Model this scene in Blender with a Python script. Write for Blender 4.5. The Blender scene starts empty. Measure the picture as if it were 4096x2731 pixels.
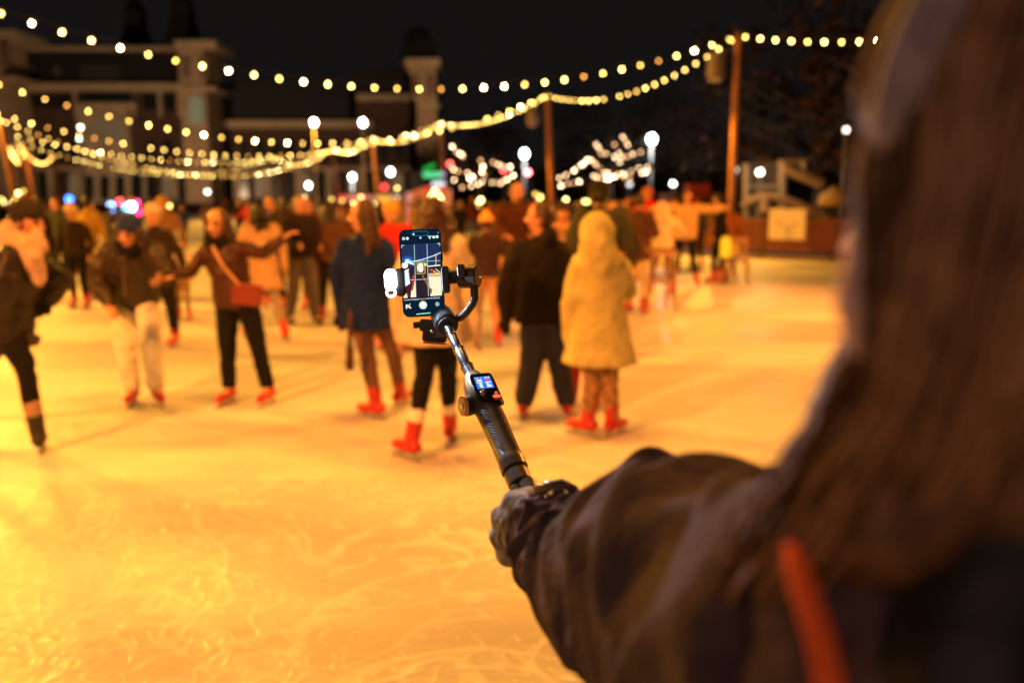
import bpy, math, random
import numpy as np
from mathutils import Vector, Matrix, noise

S = bpy.context.scene
COL = S.collection
R = math.radians
rnd = random.Random(11)

# ------------------------------------------------------------------ camera, world, lights
F = 3400.0                      # focal length in photograph pixels (4096 wide)
CX, CY = 2048.0, 1365.5
CH = 1.72
PITCH = R(9.6)
cam_d = bpy.data.cameras.new("camera")
cam = bpy.data.objects.new("camera", cam_d); COL.objects.link(cam)
cam.location = (0, 0, CH)
cam.rotation_euler = (R(90) - PITCH, 0, 0)
cam_d.sensor_width = 36.0
cam_d.lens = 36.0 * F / 4096
cam_d.clip_start = 0.05
cam_d.clip_end = 1000
cam_d.dof.use_dof = True
cam_d.dof.focus_distance = 1.38
cam_d.dof.aperture_fstop = 2.18
S.camera = cam

S.render.engine = 'CYCLES'
S.view_settings.view_transform = 'Standard'
S.view_settings.look = 'None'
S.view_settings.exposure = 0.06
S.view_settings.gamma = 1
cy = S.cycles
cy.use_denoising = True
cy.denoiser = 'OPENIMAGEDENOISE'
cy.use_adaptive_sampling = False
cy.sample_clamp_indirect = 4.0
cy.max_bounces = 5
cy.diffuse_bounces = 3
cy.glossy_bounces = 3
cy.caustics_reflective = False
cy.caustics_refractive = False

W = bpy.data.worlds.new("World"); S.world = W; W.use_nodes = True
bg = W.node_tree.nodes['Background']
bg.inputs['Color'].default_value = (0.0070, 0.0062, 0.0060, 1)
bg.inputs['Strength'].default_value = 0.9

RT = Vector((1, 0, 0)); FW = Vector((0, math.cos(PITCH), -math.sin(PITCH))); UP = Vector((0, math.sin(PITCH), math.cos(PITCH)))
C0 = Vector((0, 0, CH))
def ray(px, py): return FW + RT * ((px - CX) / F) + UP * ((CY - py) / F)
def at(px, py, z): return C0 + ray(px, py) * z
def V(px, py, Y):
    r = ray(px, py); return C0 + r * (Y / r.y)
def G(px, py):
    r = ray(px, py); return C0 + r * (-CH / r.z)

def spot(name, loc, target, energy, color, angle=140, size=0.25, blend=0.6):
    d = bpy.data.lights.new(name, 'SPOT'); d.energy = energy; d.color = color
    d.spot_size = R(angle); d.spot_blend = blend; d.shadow_soft_size = size
    o = bpy.data.objects.new(name, d); COL.objects.link(o); o.location = loc
    o.rotation_euler = (Vector(target) - Vector(loc)).to_track_quat('-Z', 'Y').to_euler()
    return o
KEY = (1.0, 0.42, 0.042)
RED = (1.0, 0.30, 0.045)
EK = 1.03
spot("flood_and_fill_light", (-15, 9.0, 6.6), (2, 10.5, 0), 700*EK, KEY, 130, .5)
spot("flood_and_fill_light", (-14.5, 14.0, 6.6), (0, 10.5, 0), 7800*EK, KEY, 130, .45)
spot("flood_and_fill_light", (-17, 24, 6.6), (-2, 22, 0), 7600*EK, KEY, 140, .6)
spot("flood_and_fill_light", (-24.5, 38.2, 5.6), (-6, 38, 0), 8000*EK, KEY)
spot("flood_and_fill_light", (-15, 60, 7.5), (-14, 60, 0), 8500*EK, KEY, 165, .4)  # added light inside the far rink, no fitting, to brighten the right-hand poles
spot("flood_and_fill_light", (-30.5, 57, 7.0), (-29, 57, 0), 2600*EK, KEY, 165, .4)  # added unseen light so the far left poles show
spot("flood_and_fill_light", (9.5, 12.5, 6.6), (1, 9, 0), 6000*EK, RED, 120, .7)
c1 = V(2953, 128, 26) + Vector((-.62, -.05, -1.45)); c2 = V(2188, 372, 38) + Vector((-.62, -.05, -1.45))
spot("flood_and_fill_light", c1, c1 + Vector((-2.4, -1.6, -5)), 3400*EK, KEY, 120, .15)
spot("flood_and_fill_light", c2, c2 + Vector((-2.4, -1.6, -5)), 3600*EK, KEY, 120, .15)
spot("added_fill_light", (-.6, 5.6, 7.5), (0.2, 6.2, 0), 1800*EK, KEY, 115, 1.2)  # added soft fill above the near ice, hung on no fitting
spot("flood_and_fill_light", (-6.5, -2.5, 7.0), (-2.2, 9.5, 0.5), 8500*EK, (1, .30, .045), 62, .4, .8)  # added front fill for the skaters' faces; cone stays off the near woman
spot("added_fill_light", (-2.5, -5.0, 6.0), (0.5, 1.0, 1.2), 380*EK, (1, .60, .42), 110, 1.0)  # weak fill added behind the camera for the near hair and sleeve
spot("museum_floodlight", (-62, 118, 1.0), (-62, 160, 22), 20000, (1, .62, .34), 110)
spot("museum_floodlight", (-25, 118, 1.0), (-22, 160, 20), 9000, (1, .62, .34), 110)
spot("museum_floodlight", (-18, 180, 24.0), (-18, 215, 30), 7000, (1, .62, .34), 90)

# ------------------------------------------------------------------ materials
_m = {}
def mat(name, col, rough=0.7, metal=0.0, spec=0.4, var=0.0, scale=8.0, bump=0.0, sheen=0.0, emit=None, es=1.0, coat=0.0):
    if name in _m: return _m[name]
    m = bpy.data.materials.new(name); m.use_nodes = True; nt = m.node_tree
    b = nt.nodes['Principled BSDF']
    b.inputs['Base Color'].default_value = (*col, 1)
    b.inputs['Roughness'].default_value = rough
    b.inputs['Metallic'].default_value = metal
    b.inputs['Specular IOR Level'].default_value = spec
    if sheen: b.inputs['Sheen Weight'].default_value = sheen
    if coat: b.inputs['Coat Weight'].default_value = coat
    if emit:
        b.inputs['Emission Color'].default_value = (*emit, 1); b.inputs['Emission Strength'].default_value = es
    if var or bump:
        tc = nt.nodes.new('ShaderNodeTexCoord')
        n = nt.nodes.new('ShaderNodeTexNoise'); n.inputs['Scale'].default_value = scale; n.inputs['Detail'].default_value = 5
        nt.links.new(tc.outputs['Object'], n.inputs['Vector'])
        if var:
            r = nt.nodes.new('ShaderNodeValToRGB')
            r.color_ramp.elements[0].position = .3; r.color_ramp.elements[1].position = .7
            r.color_ramp.elements[0].color = (*[c * (1 - var) for c in col], 1)
            r.color_ramp.elements[1].color = (*[min(1, c * (1 + var)) for c in col], 1)
            nt.links.new(n.outputs['Fac'], r.inputs['Fac']); nt.links.new(r.outputs['Color'], b.inputs['Base Color'])
        if bump:
            bp = nt.nodes.new('ShaderNodeBump'); bp.inputs['Strength'].default_value = bump; bp.inputs['Distance'].default_value = .02
            nt.links.new(n.outputs['Fac'], bp.inputs['Height']); nt.links.new(bp.outputs['Normal'], b.inputs['Normal'])
    _m[name] = m
    return m
def glow(name, col, s, sampled=False):
    if name in _m: return _m[name]
    m = bpy.data.materials.new(name); m.use_nodes = True; nt = m.node_tree
    b = nt.nodes['Principled BSDF']
    b.inputs['Base Color'].default_value = (.02, .02, .02, 1)
    b.inputs['Emission Color'].default_value = (*col, 1); b.inputs['Emission Strength'].default_value = s
    m.cycles.emission_sampling = 'AUTO' if sampled else 'NONE'
    _m[name] = m
    return m
def shell(name, col): return mat('shell ' + name, col, .5, var=.15, scale=5, bump=.12, spec=.4)
def cloth(name, col, var=.18): return mat('cloth ' + name, col, .9, var=var, scale=9, bump=.35, sheen=.04, spec=.15)

# ------------------------------------------------------------------ mesh helpers
LOC = {}
class MB:
    def __init__(s): s.v = []; s.f = []
    def add(s, vs, fs):
        n = len(s.v); s.v += [tuple(v) for v in vs]; s.f += [tuple(n + i for i in f) for f in fs]
    def box(s, c, size, rot=None, bev=0.0):
        c = Vector(c); hx, hy, hz = [a / 2 for a in size]
        M = rot if rot is not None else Matrix.Identity(3)
        if bev <= 0:
            vs = [c + M @ Vector((x * hx, y * hy, z * hz)) for z in (-1, 1) for y in (-1, 1) for x in (-1, 1)]
            s.add(vs, [(0, 2, 3, 1), (4, 5, 7, 6), (0, 1, 5, 4), (2, 6, 7, 3), (0, 4, 6, 2), (1, 3, 7, 5)])
        else:   # rounded in the local XZ plane, small chamfer in Y
            out = []
            pts = []
            for (sx, sz, a0) in ((1, 1, 0), (-1, 1, 90), (-1, -1, 180), (1, -1, 270)):
                for k in range(5):
                    a = R(a0 + k * 22.5)
                    pts.append((sx * (hx - bev) + bev * math.cos(a), sz * (hz - bev) + bev * math.sin(a)))
            ch = min(bev * .35, hy * .5)
            rings = [(-hy, ch), (-hy + ch, 0), (hy - ch, 0), (hy, ch)]
            vs = []
            for (yy, ins) in rings:
                for (x, z) in pts:
                    fx = (hx - ins) / hx; fz = (hz - ins) / hz
                    vs.append(c + M @ Vector((x * fx, yy, z * fz)))
            n = len(pts); fs = []
            for r in range(3):
                for k in range(n):
                    a, b2 = r * n + k, r * n + (k + 1) % n
                    fs.append((a, b2, b2 + n, a + n))
            fs.append(tuple(range(n))[::-1]); fs.append(tuple(3 * n + k for k in range(n)))
            s.add(vs, fs)
    def loft(s, rings, cap=True):
        n = len(rings[0]); base = len(s.v)
        for r in rings: s.v += [tuple(p) for p in r]
        for i in range(len(rings) - 1):
            for k in range(n):
                a = base + i * n + k; b = base + i * n + (k + 1) % n
                s.f.append((a, b, b + n, a + n))
        if cap:
            s.f.append(tuple(base + k for k in range(n))[::-1])
            e = base + (len(rings) - 1) * n
            s.f.append(tuple(e + k for k in range(n)))
    def tube(s, pts, rad, n=12, side=None, cap=True):
        pts = [Vector(p) for p in pts]
        if not hasattr(rad, '__len__'): rad = [rad] * len(pts)
        rings = []; prev = side
        for i, p in enumerate(pts):
            d = (pts[min(i + 1, len(pts) - 1)] - pts[max(i - 1, 0)]).normalized()
            if prev is None:
                prev = d.cross(Vector((0, 0, 1)))
                if prev.length < .1: prev = d.cross(Vector((1, 0, 0)))
            a = (prev - d * prev.dot(d)).normalized(); b = d.cross(a); prev = a
            r = rad[i]; ra, rb = (r if hasattr(r, '__len__') else (r, r))
            rings.append([p + a * (ra * math.cos(t)) + b * (rb * math.sin(t)) for t in [2 * math.pi * k / n for k in range(n)]])
        s.loft(rings, cap)
    def ball(s, c, r, M=None, nu=14, nv=9):
        c = Vector(c); M = M if M is not None else Matrix.Identity(3)
        r = r if hasattr(r, '__len__') else (r, r, r)
        vs = [c + M @ Vector((0, 0, r[2]))]
        for i in range(1, nv):
            t = math.pi * i / nv
            for k in range(nu):
                a = 2 * math.pi * k / nu
                vs.append(c + M @ Vector((r[0] * math.sin(t) * math.cos(a), r[1] * math.sin(t) * math.sin(a), r[2] * math.cos(t))))
        vs.append(c + M @ Vector((0, 0, -r[2])))
        fs = [(0, 1 + k, 1 + (k + 1) % nu) for k in range(nu)]
        for i in range(nv - 2):
            for k in range(nu):
                a = 1 + i * nu + k; b = 1 + i * nu + (k + 1) % nu
                fs.append((a, a + nu, b + nu, b))
        l = 1 + (nv - 2) * nu
        fs += [(l + k, len(vs) - 1, l + (k + 1) % nu) for k in range(nu)]
        s.add(vs, fs)
    def limb(s, pts, rad, side=None):
        pts = [Vector(p) for p in pts]
        s.tube(pts, rad, 12, side)
        for p, r in zip(pts, rad):
            rr = min(r) if hasattr(r, '__len__') else r
            s.ball(p, rr * .985, nu=10, nv=7)
    def build(s, name, m, parent=None, smooth=False, at0=None):
        me = bpy.data.meshes.new(name); me.from_pydata(s.v, [], s.f); me.update()
        if m: me.materials.append(m)
        if smooth: me.polygons.foreach_set('use_smooth', [True] * len(me.polygons))
        o = bpy.data.objects.new(name, me); COL.objects.link(o)
        if parent is not None:
            o.parent = parent; LOC[o.name] = LOC[parent.name]
            me.transform(Matrix.Translation(-LOC[parent.name]))
        elif at0 is not None:
            me.transform(Matrix.Translation(-Vector(at0))); o.location = at0; LOC[o.name] = Vector(at0)
        return o
def tag(o, label=None, cat=None, group=None, kind=None):
    if label: o['label'] = label
    if cat: o['category'] = cat
    if group: o['group'] = group
    if kind: o['kind'] = kind
    return o
def thing(name, loc, label, cat, group=None):
    o = bpy.data.objects.new(name, None); COL.objects.link(o); o.location = loc; LOC[o.name] = Vector(loc)
    o.empty_display_size = .2
    return tag(o, label, cat, group)
PENDING = []
_tex = {}
def ctex(scale):
    if scale not in _tex:
        t = bpy.data.textures.new('folds', 'CLOUDS'); t.noise_scale = scale; t.noise_depth = 2; _tex[scale] = t
    return _tex[scale]
def soft(o, voxel, smooth=3, disp=0.0, dscale=.1, post=None):
    m = o.modifiers.new('r', 'REMESH'); m.mode = 'VOXEL'; m.voxel_size = voxel; m.use_smooth_shade = True
    if smooth:
        q = o.modifiers.new('s', 'SMOOTH'); q.iterations = smooth; q.factor = .5
    if disp:
        d = o.modifiers.new('d', 'DISPLACE'); d.texture = ctex(dscale); d.strength = disp; d.mid_level = .5; d.texture_coords = 'GLOBAL'
    PENDING.append((o, post))
    return o
def flush():
    bpy.context.view_layer.update()
    dg = bpy.context.evaluated_depsgraph_get()
    res = []
    for o, post in PENDING:
        me = bpy.data.meshes.new_from_object(o.evaluated_get(dg), depsgraph=dg); res.append(me)
    for (o, post), me in zip(PENDING, res):
        old = o.data; me.name = old.name; mats = list(old.materials); o.modifiers.clear(); o.data = me
        if not me.materials:
            for x in mats: me.materials.append(x)
        me.polygons.foreach_set('use_smooth', [True] * len(me.polygons))
        if post: post(me)
    PENDING.clear()

# ------------------------------------------------------------------ ground and ice
def ice_material():
    m = bpy.data.materials.new('ice'); m.use_nodes = True; nt = m.node_tree; L = nt.links
    b = nt.nodes['Principled BSDF']; N = nt.nodes.new
    tc = N('ShaderNodeTexCoord')
    # carved skate marks: thin arcs where stretched, distorted noise crosses its mid value
    def marks(scale, dist, width, loc=(0, 0, 0)):
        mp = N('ShaderNodeMapping'); mp.inputs['Location'].default_value = loc
        n = N('ShaderNodeTexNoise'); n.inputs['Scale'].default_value = scale; n.inputs['Detail'].default_value = 1.2; n.inputs['Distortion'].default_value = dist
        L.new(tc.outputs['Object'], mp.inputs['Vector']); L.new(mp.outputs['Vector'], n.inputs['Vector'])
        a = N('ShaderNodeMath'); a.operation = 'SUBTRACT'; a.inputs[1].default_value = .5; L.new(n.outputs['Fac'], a.inputs[0])
        c = N('ShaderNodeMath'); c.operation = 'ABSOLUTE'; L.new(a.outputs[0], c.inputs[0])
        d = N('ShaderNodeMapRange'); d.inputs['From Min'].default_value = 0; d.inputs['From Max'].default_value = width
        d.inputs['To Min'].default_value = 1; d.inputs['To Max'].default_value = 0; L.new(c.outputs[0], d.inputs['Value'])
        return d.outputs['Result']
    m1 = marks(1.6, 1.6, .035); m2 = marks(3.1, 2.2, .045, (7, 3, 0)); m3 = marks(.8, 1.0, .02, (2, 9, 0))
    add = N('ShaderNodeMath'); add.operation = 'ADD'; L.new(m1, add.inputs[0]); L.new(m2, add.inputs[1])
    add2 = N('ShaderNodeMath'); add2.operation = 'ADD'; L.new(add.outputs[0], add2.inputs[0]); L.new(m3, add2.inputs[1])
    fine = N('ShaderNodeTexNoise'); fine.inputs['Scale'].default_value = 9; fine.inputs['Detail'].default_value = 7; fine.inputs['Distortion'].default_value = .8
    L.new(tc.outputs['Object'], fine.inputs['Vector'])
    # broad resurfacing bands lying across the rink
    mp = N('ShaderNodeMapping'); mp.inputs['Scale'].default_value = (.10, .75, 1); mp.inputs['Rotation'].default_value = (0, 0, .12)
    L.new(tc.outputs['Object'], mp.inputs['Vector'])
    band = N('ShaderNodeTexNoise'); band.inputs['Scale'].default_value = 1.0; band.inputs['Detail'].default_value = 3
    L.new(mp.outputs['Vector'], band.inputs['Vector'])
    rr = N('ShaderNodeMapRange'); rr.inputs['From Min'].default_value = .42; rr.inputs['From Max'].default_value = .60
    rr.inputs['To Min'].default_value = .38; rr.inputs['To Max'].default_value = .66; L.new(band.outputs['Fac'], rr.inputs['Value'])
    L.new(rr.outputs['Result'], b.inputs['Roughness'])
    cr = N('ShaderNodeValToRGB'); cr.color_ramp.elements[0].position = .40; cr.color_ramp.elements[1].position = .66
    cr.color_ramp.elements[0].color = (.60, .59, .58, 1); cr.color_ramp.elements[1].color = (.82, .82, .81, 1)
    L.new(band.outputs['Fac'], cr.inputs['Fac'])
    mix = N('ShaderNodeMix'); mix.data_type = 'RGBA'; mix.inputs[7].default_value = (.92, .92, .90, 1)
    sc = N('ShaderNodeMath'); sc.operation = 'MULTIPLY'; sc.inputs[1].default_value = .85; sc.use_clamp = True
    pn = N('ShaderNodeTexNoise'); pn.inputs['Scale'].default_value = .7; pn.inputs['Detail'].default_value = 2; L.new(tc.outputs['Object'], pn.inputs['Vector'])
    pm = N('ShaderNodeMapRange'); pm.inputs['From Min'].default_value = .4; pm.inputs['From Max'].default_value = .6; L.new(pn.outputs['Fac'], pm.inputs['Value'])
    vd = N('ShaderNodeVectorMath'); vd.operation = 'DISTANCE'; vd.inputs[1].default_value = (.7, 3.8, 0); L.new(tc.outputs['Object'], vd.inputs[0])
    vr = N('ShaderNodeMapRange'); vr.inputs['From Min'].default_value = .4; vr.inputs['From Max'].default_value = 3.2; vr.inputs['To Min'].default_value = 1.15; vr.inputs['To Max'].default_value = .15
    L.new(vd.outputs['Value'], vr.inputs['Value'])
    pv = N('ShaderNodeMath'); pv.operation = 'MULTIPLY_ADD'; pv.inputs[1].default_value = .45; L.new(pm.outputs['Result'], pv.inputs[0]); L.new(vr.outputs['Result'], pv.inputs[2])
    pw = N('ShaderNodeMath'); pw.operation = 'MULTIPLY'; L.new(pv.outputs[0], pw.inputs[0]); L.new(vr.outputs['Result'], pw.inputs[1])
    cuts = []
    for rz, lc_ in ((.35, 1), (-.6, 5), (1.2, 9), (2.2, 13)):
        mq = N('ShaderNodeMapping'); mq.inputs['Rotation'].default_value = (0, 0, rz); mq.inputs['Scale'].default_value = (.35, 3.2, 1); mq.inputs['Location'].default_value = (lc_, 0, 0)
        nq = N('ShaderNodeTexNoise'); nq.inputs['Scale'].default_value = 1.3; nq.inputs['Detail'].default_value = 1; nq.inputs['Distortion'].default_value = .25
        L.new(tc.outputs['Object'], mq.inputs['Vector']); L.new(mq.outputs['Vector'], nq.inputs['Vector'])
        sq = N('ShaderNodeMath'); sq.operation = 'SUBTRACT'; sq.inputs[1].default_value = .5; L.new(nq.outputs['Fac'], sq.inputs[0])
        aq = N('ShaderNodeMath'); aq.operation = 'ABSOLUTE'; L.new(sq.outputs[0], aq.inputs[0])
        rq = N('ShaderNodeMapRange'); rq.inputs['From Max'].default_value = .006; rq.inputs['To Min'].default_value = .5; rq.inputs['To Max'].default_value = 0; L.new(aq.outputs[0], rq.inputs['Value'])
        cuts.append(rq.outputs['Result'])
    acc = cuts[0]
    for c_ in cuts[1:]:
        ad = N('ShaderNodeMath'); ad.operation = 'ADD'; L.new(acc, ad.inputs[0]); L.new(c_, ad.inputs[1]); acc = ad.outputs[0]
    mu0 = N('ShaderNodeMath'); mu0.operation = 'MULTIPLY'; L.new(add2.outputs[0], mu0.inputs[0]); L.new(pw.outputs[0], mu0.inputs[1])
    mu = N('ShaderNodeMath'); mu.operation = 'ADD'; L.new(mu0.outputs[0], mu.inputs[0]); L.new(acc, mu.inputs[1])
    L.new(mu.outputs[0], sc.inputs[0]); L.new(sc.outputs[0], mix.inputs[0]); L.new(cr.outputs['Color'], mix.inputs[6])
    L.new(mix.outputs[2], b.inputs['Base Color'])
    h = N('ShaderNodeMath'); h.operation = 'ADD'; L.new(mu.outputs[0], h.inputs[0]); L.new(fine.outputs['Fac'], h.inputs[1])
    bp = N('ShaderNodeBump'); bp.inputs['Strength'].default_value = .5; bp.inputs['Distance'].default_value = .022
    L.new(h.outputs[0], bp.inputs['Height']); L.new(bp.outputs['Normal'], b.inputs['Normal'])
    b.inputs['Specular IOR Level'].default_value = .30
    return m
mb = MB(); mb.add([(-400, -60, -.05), (400, -60, -.05), (400, 700, -.05), (-400, 700, -.05)], [(0, 1, 2, 3)])
tag(mb.build('ground', mat('paving', (.05, .045, .04), .8, var=.3, scale=.5)), kind='structure')
# rink outline (right-hand boards follow the row of poles)
RP = [(16, -30), (16, 14), (13.2, 19.0), (8.6, 22.9), (5.4, 25.4), (1.0, 37.5), (-4.6, 49.8), (-10.6, 61.8), (-15.6, 74), (-23, 92)]
LP = [(-50, 92), (-34, 70), (-28, 40), (-26, 10), (-26, -30)]
mb = MB(); mb.add([(x, y, 0) for x, y in RP + LP], [tuple(range(len(RP + LP)))])
tag(mb.build('ice_rink', ice_material()), kind='structure')

# ------------------------------------------------------------------ boards round the rink
board_m = mat('board paint', (.16, .035, .02), .55, var=.25, scale=2)
rail_m = mat('board rail', (.20, .075, .03), .5, var=.2, scale=3)
def boards(pts, label, h=1.08):
    t = thing('rink_barrier', (pts[0][0], pts[0][1], 0), label, 'barrier', 'barriers round the ice rink')
    a = MB(); r = MB(); k = MB(); p = MB()
    for (x0, y0), (x1, y1) in zip(pts[:-1], pts[1:]):
        d = Vector((x1 - x0, y1 - y0, 0)); Ln = d.length; d /= Ln; nrm = Vector((-d.y, d.x, 0))
        M = Matrix((d, nrm, Vector((0, 0, 1)))).transposed()
        c = Vector(((x0 + x1) / 2, (y0 + y1) / 2, 0))
        a.box(c + Vector((0, 0, h / 2 + .12)), (Ln, .06, h - .24), M)
        r.box(c + Vector((0, 0, h + .03)), (Ln + .03, .14, .06), M)
        k.box(c + Vector((0, 0, .06)), (Ln + .02, .09, .12), M)
        n = max(1, int(Ln / 2.0))
        for i in range(n + 1):
            q = Vector((x0, y0, 0)) + d * (Ln * i / n)
            p.box(q + nrm * .0 + Vector((0, 0, h / 2)), (.09, .12, h - .02), M)
    a.build('panel', board_m, t); r.build('top_rail', rail_m, t); k.build('kick_strip', mat('kick', (.3, .2, .06), .6), t)
    tag(p.build('upright', mat('uprights', (.10, .04, .025), .6), t), kind='stuff')
    return t
RB = [(x + .12, y + .12) for x, y in RP]
boards(RB[1:5], 'dark red boards at the right edge of the ice carrying the white notice')
boards(RB[4:9], 'dark red boards receding along the foot of the pole row behind the crowd')
boards([RB[9], LP[0]], 'dark boards closing the far end of the rink')
boards([(x - .1, y) for x, y in LP[0:4]], 'dark boards along the far left side of the rink')

# notice on the boards
def notice(c, w, h, label, yaw=0, m=None, marks=True):
    t = thing('notice_board', c, label, 'sign')
    M = Matrix.Rotation(yaw, 3, 'Z'); C = Vector(c)
    a = MB(); a.box(C, (w, .03, h), M, .05 * h); a.build('panel', m or mat('notice white', (.82, .72, .60), .5, var=.04), t)
    if marks:
        b = MB()
        b.box(C + M @ Vector((-w * .22, -.018, .02)), (.07, .004, .09), M); b.box(C + M @ Vector((w * .22, -.018, .0)), (.09, .004, .07), M)
        b.box(C + M @ Vector((0, -.018, -.08)), (.16, .004, .02), M)
        b.build('print', mat('notice print', (.45, .2, .1), .6), t)
    return t
c = V(3148, 897, 22.6)
notice(c, .98, .80, 'white square notice hung on the dark red boards at the right', math.atan2(22.9 - 25.4, 8.6 - 5.4))

# ------------------------------------------------------------------ festoon poles
wood_m = mat('pole wood', (.34, .14, .06), .7, var=.3, scale=3, bump=.3)
metal_m = mat('dark metal', (.04, .04, .045), .4, metal=.7)
POLES = {}
def pole(key, px, py, Y, label, lean=0.0, r=.13, can=True):
    top = V(px, py, Y); base = Vector((top.x + lean, Y, 0)); POLES[key] = top
    t = thing('wooden_light_pole', base, label, 'light pole', 'wooden poles carrying the festoon lights')
    a = MB(); n = 10
    a.tube([base.lerp(top, i / n) for i in range(n + 1)], [r * (1.08 - .2 * i / n) for i in range(n + 1)], 14); a.build('post', wood_m, t, True)
    b = MB(); b.tube([top + Vector((0, 0, -.04)), top + Vector((0, 0, .06))], r * 1.05, 14)
    b.build('collar', metal_m, t, True)
    if can:
        c = top + Vector((-.62, -.05, -.95))
        f = MB(); f.tube([c + Vector((0, 0, .38)), c + Vector((0, 0, .30)), c + Vector((0, 0, -.30)), c + Vector((0, 0, -.40))], [.20, .26, .27, .22], 18)
        fo = f.build('floodlight', mat('lamp housing', (.20, .15, .13), .5, metal=.2), t, True)
        g = MB(); g.box(c + Vector((.36, .02, .46)), (.55, .05, .05)); g.box(c + Vector((0, .02, .43)), (.06, .05, .12)); g.build('bracket', metal_m, t)
        h = MB(); h.ball(c + Vector((0, 0, -.40)), (.18, .18, .07)); h.build('lens', mat('lens', (.5, .42, .36), .2), t, True)
    return t
pole('P1', 2953, 128, 26, 'tallest wooden pole, standing right of the two outstretched skaters', .02, .11)
pole('P2', 2188, 372, 38, 'wooden pole rising behind the man in the black hooded jacket', .35)
pole('P3', 1760, 487, 50, 'wooden pole directly above the phone, beside the green sign', .3, can=False)
pole('P4', 1488, 548, 62, 'wooden pole between the green sign and the red lit kiosk', .5, can=False)
pole('P5', 1328, 590, 74, 'thin dim wooden pole left of the red lit kiosk', .6, can=False)
pole('P6', 1090, 622, 86, 'thin wooden pole above the waving brown haired woman', .9, can=False)
pole('L1', 2, 470, 38, 'wooden pole cut off by the left edge of the picture', .45, can=False)
pole('L2', 68, 560, 50, 'second wooden pole from the left edge, left one of a close pair', .4, can=False)
pole('L3', 95, 590, 58, 'third wooden pole from the left edge, right one of a close pair', .4, can=False)
pole('L4', 212, 618, 68, 'fourth wooden pole from the left edge, above the crowd beside the man in beige scarf', .2, can=False)

# ------------------------------------------------------------------ festoon strings
bulb_mats = [glow('bulb %d' % i, c, s) for i, (c, s) in enumerate((((1, .40, .07), 8), ((1, .55, .11), 13), ((1, .62, .14), 20), ((1, .66, .17), 32), ((1, .74, .30), 90)))]
cable_m = mat('black cable', (.01, .01, .01), .6)
bulb_mesh = []
for bm_ in bulb_mats:
    q = MB(); q.ball((0, 0, 0), (.031, .031, .036), nu=12, nv=8); nb = len(q.f); q.tube([(0, 0, .030), (0, 0, .10)], .016, 8); me = bpy.data.meshes.new('bulb'); me.from_pydata(q.v, [], q.f); me.materials.append(bm_); me.materials.append(cable_m); me.polygons.foreach_set('material_index', [0] * nb + [1] * (len(q.f) - nb))
    me.polygons.foreach_set('use_smooth', [True] * len(me.polygons)); bulb_mesh.append(me)
def festoon(A, B, sag, spacing, label, weights=(2, 4, 4, 2, 1), off=0.5):
    A = Vector(A); B = Vector(B); Ln = (B - A).length; n = int(Ln / spacing)
    t = thing('festoon_string', A, label, 'string lights', 'festoon light strings over the rink')
    def P(u): return A.lerp(B, u) - Vector((0, 0, sag * 4 * u * (1 - u)))
    w = MB(); w.tube([P(i / 40) + Vector((0, 0, .11)) for i in range(41)], .008, 6); w.build('cable', cable_m, t)
    rr = random.Random(label)
    for i in range(n):
        u = (i + off) / n; p = P(u)
        if rr.random() < .03: continue
        k = rr.choices(range(5), weights)[0]
        o = bpy.data.objects.new('bulb', bulb_mesh[k]); COL.objects.link(o); o.parent = t; o.location = p - A
        s_ = rr.uniform(.92, 1.08); o.scale = (s_, s_, s_)
def sag_for(A, B, px, py):
    lo, hi = -1.0, 8.0
    def prj(sag):
        best = None
        for i in range(201):
            u = i / 200; p = Vector(A).lerp(Vector(B), u) - Vector((0, 0, sag * 4 * u * (1 - u))) - C0
            z = p.dot(FW); x = CX + F * p.dot(RT) / z; y = CY - F * p.dot(UP) / z
            if best is None or abs(x - px) < best[0]: best = (abs(x - px), y)
        return best[1]
    for _ in range(24):
        m = (lo + hi) / 2
        if prj(m) < py: lo = m
        else: hi = m
    return lo
def string(A, B, mid, label, sp=.58, **k): festoon(A, B, sag_for(A, B, *mid), sp, label, **k)
P = POLES
D = Vector((0, 0, -.12))
string(V(-60, 35, 19.3), P['P1'] + D, (1650, 357), 'longest top light string, crossing the dark sky from the left edge to the tallest pole', weights=(1, 2, 4, 4, 3))
string(V(-150, 290, 25), P['P2'] + D, (1150, 572), 'light string with the widest gaps under the museum cornice, rising to the second pole', weights=(1, 3, 4, 4, 3))
string(V(-120, 425, 32), P['P3'] + D, (560, 586), 'light string third from the top at the left, rising to the pole above the phone')
string(V(-120, 500, 38), P['P4'] + D, (640, 640), 'dense light string fourth from the top at the left, ending beside the green sign')
string(P['L1'] + D, P['P5'] + D, (700, 692), 'lowest sagging light string above the crowd at the left', sp=.62)
string(P['L2'] + D, P['P6'] + D, (430, 668), 'short light string running just above the lowest one at the left', sp=.8)
string(P['P1'] + D, P['P2'] + D, (2380, 402), 'light string sagging between the two tallest poles', weights=(0, 3, 5, 4, 1))
string(P['P2'] + D, P['P3'] + D, (1860, 503), 'light string sagging between the second pole and the pole above the phone', weights=(0, 3, 5, 3, 1), sp=.5)
string(P['P3'] + D, P['P4'] + D, (1590, 570), 'light string dipping between the pole above the phone and the next to its left', sp=.45)
string(P['P4'] + D, P['P5'] + D, (1385, 612), 'light string dipping left of the second museum tower', sp=.45)
string(P['P5'] + D, P['P6'] + D, (1190, 660), 'farthest dipping light string between the two thinnest poles', sp=.45)
string(P['P1'] + D, V(4250, 60, 20), (3300, 170), 'light string leaving the tallest pole to the right behind the woman', weights=(0, 2, 5, 4, 1), sp=.47)
string(P['L1'] + D, P['L2'] + D, (35, 600), 'steep bright light string at the left edge', weights=(4, 4, 2, 0, 0), sp=.5)
string(V(-60, 380, 26), P['L1'] + D, (-20, 470), 'light string entering at the left edge above the first pole', sp=.5)
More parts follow.
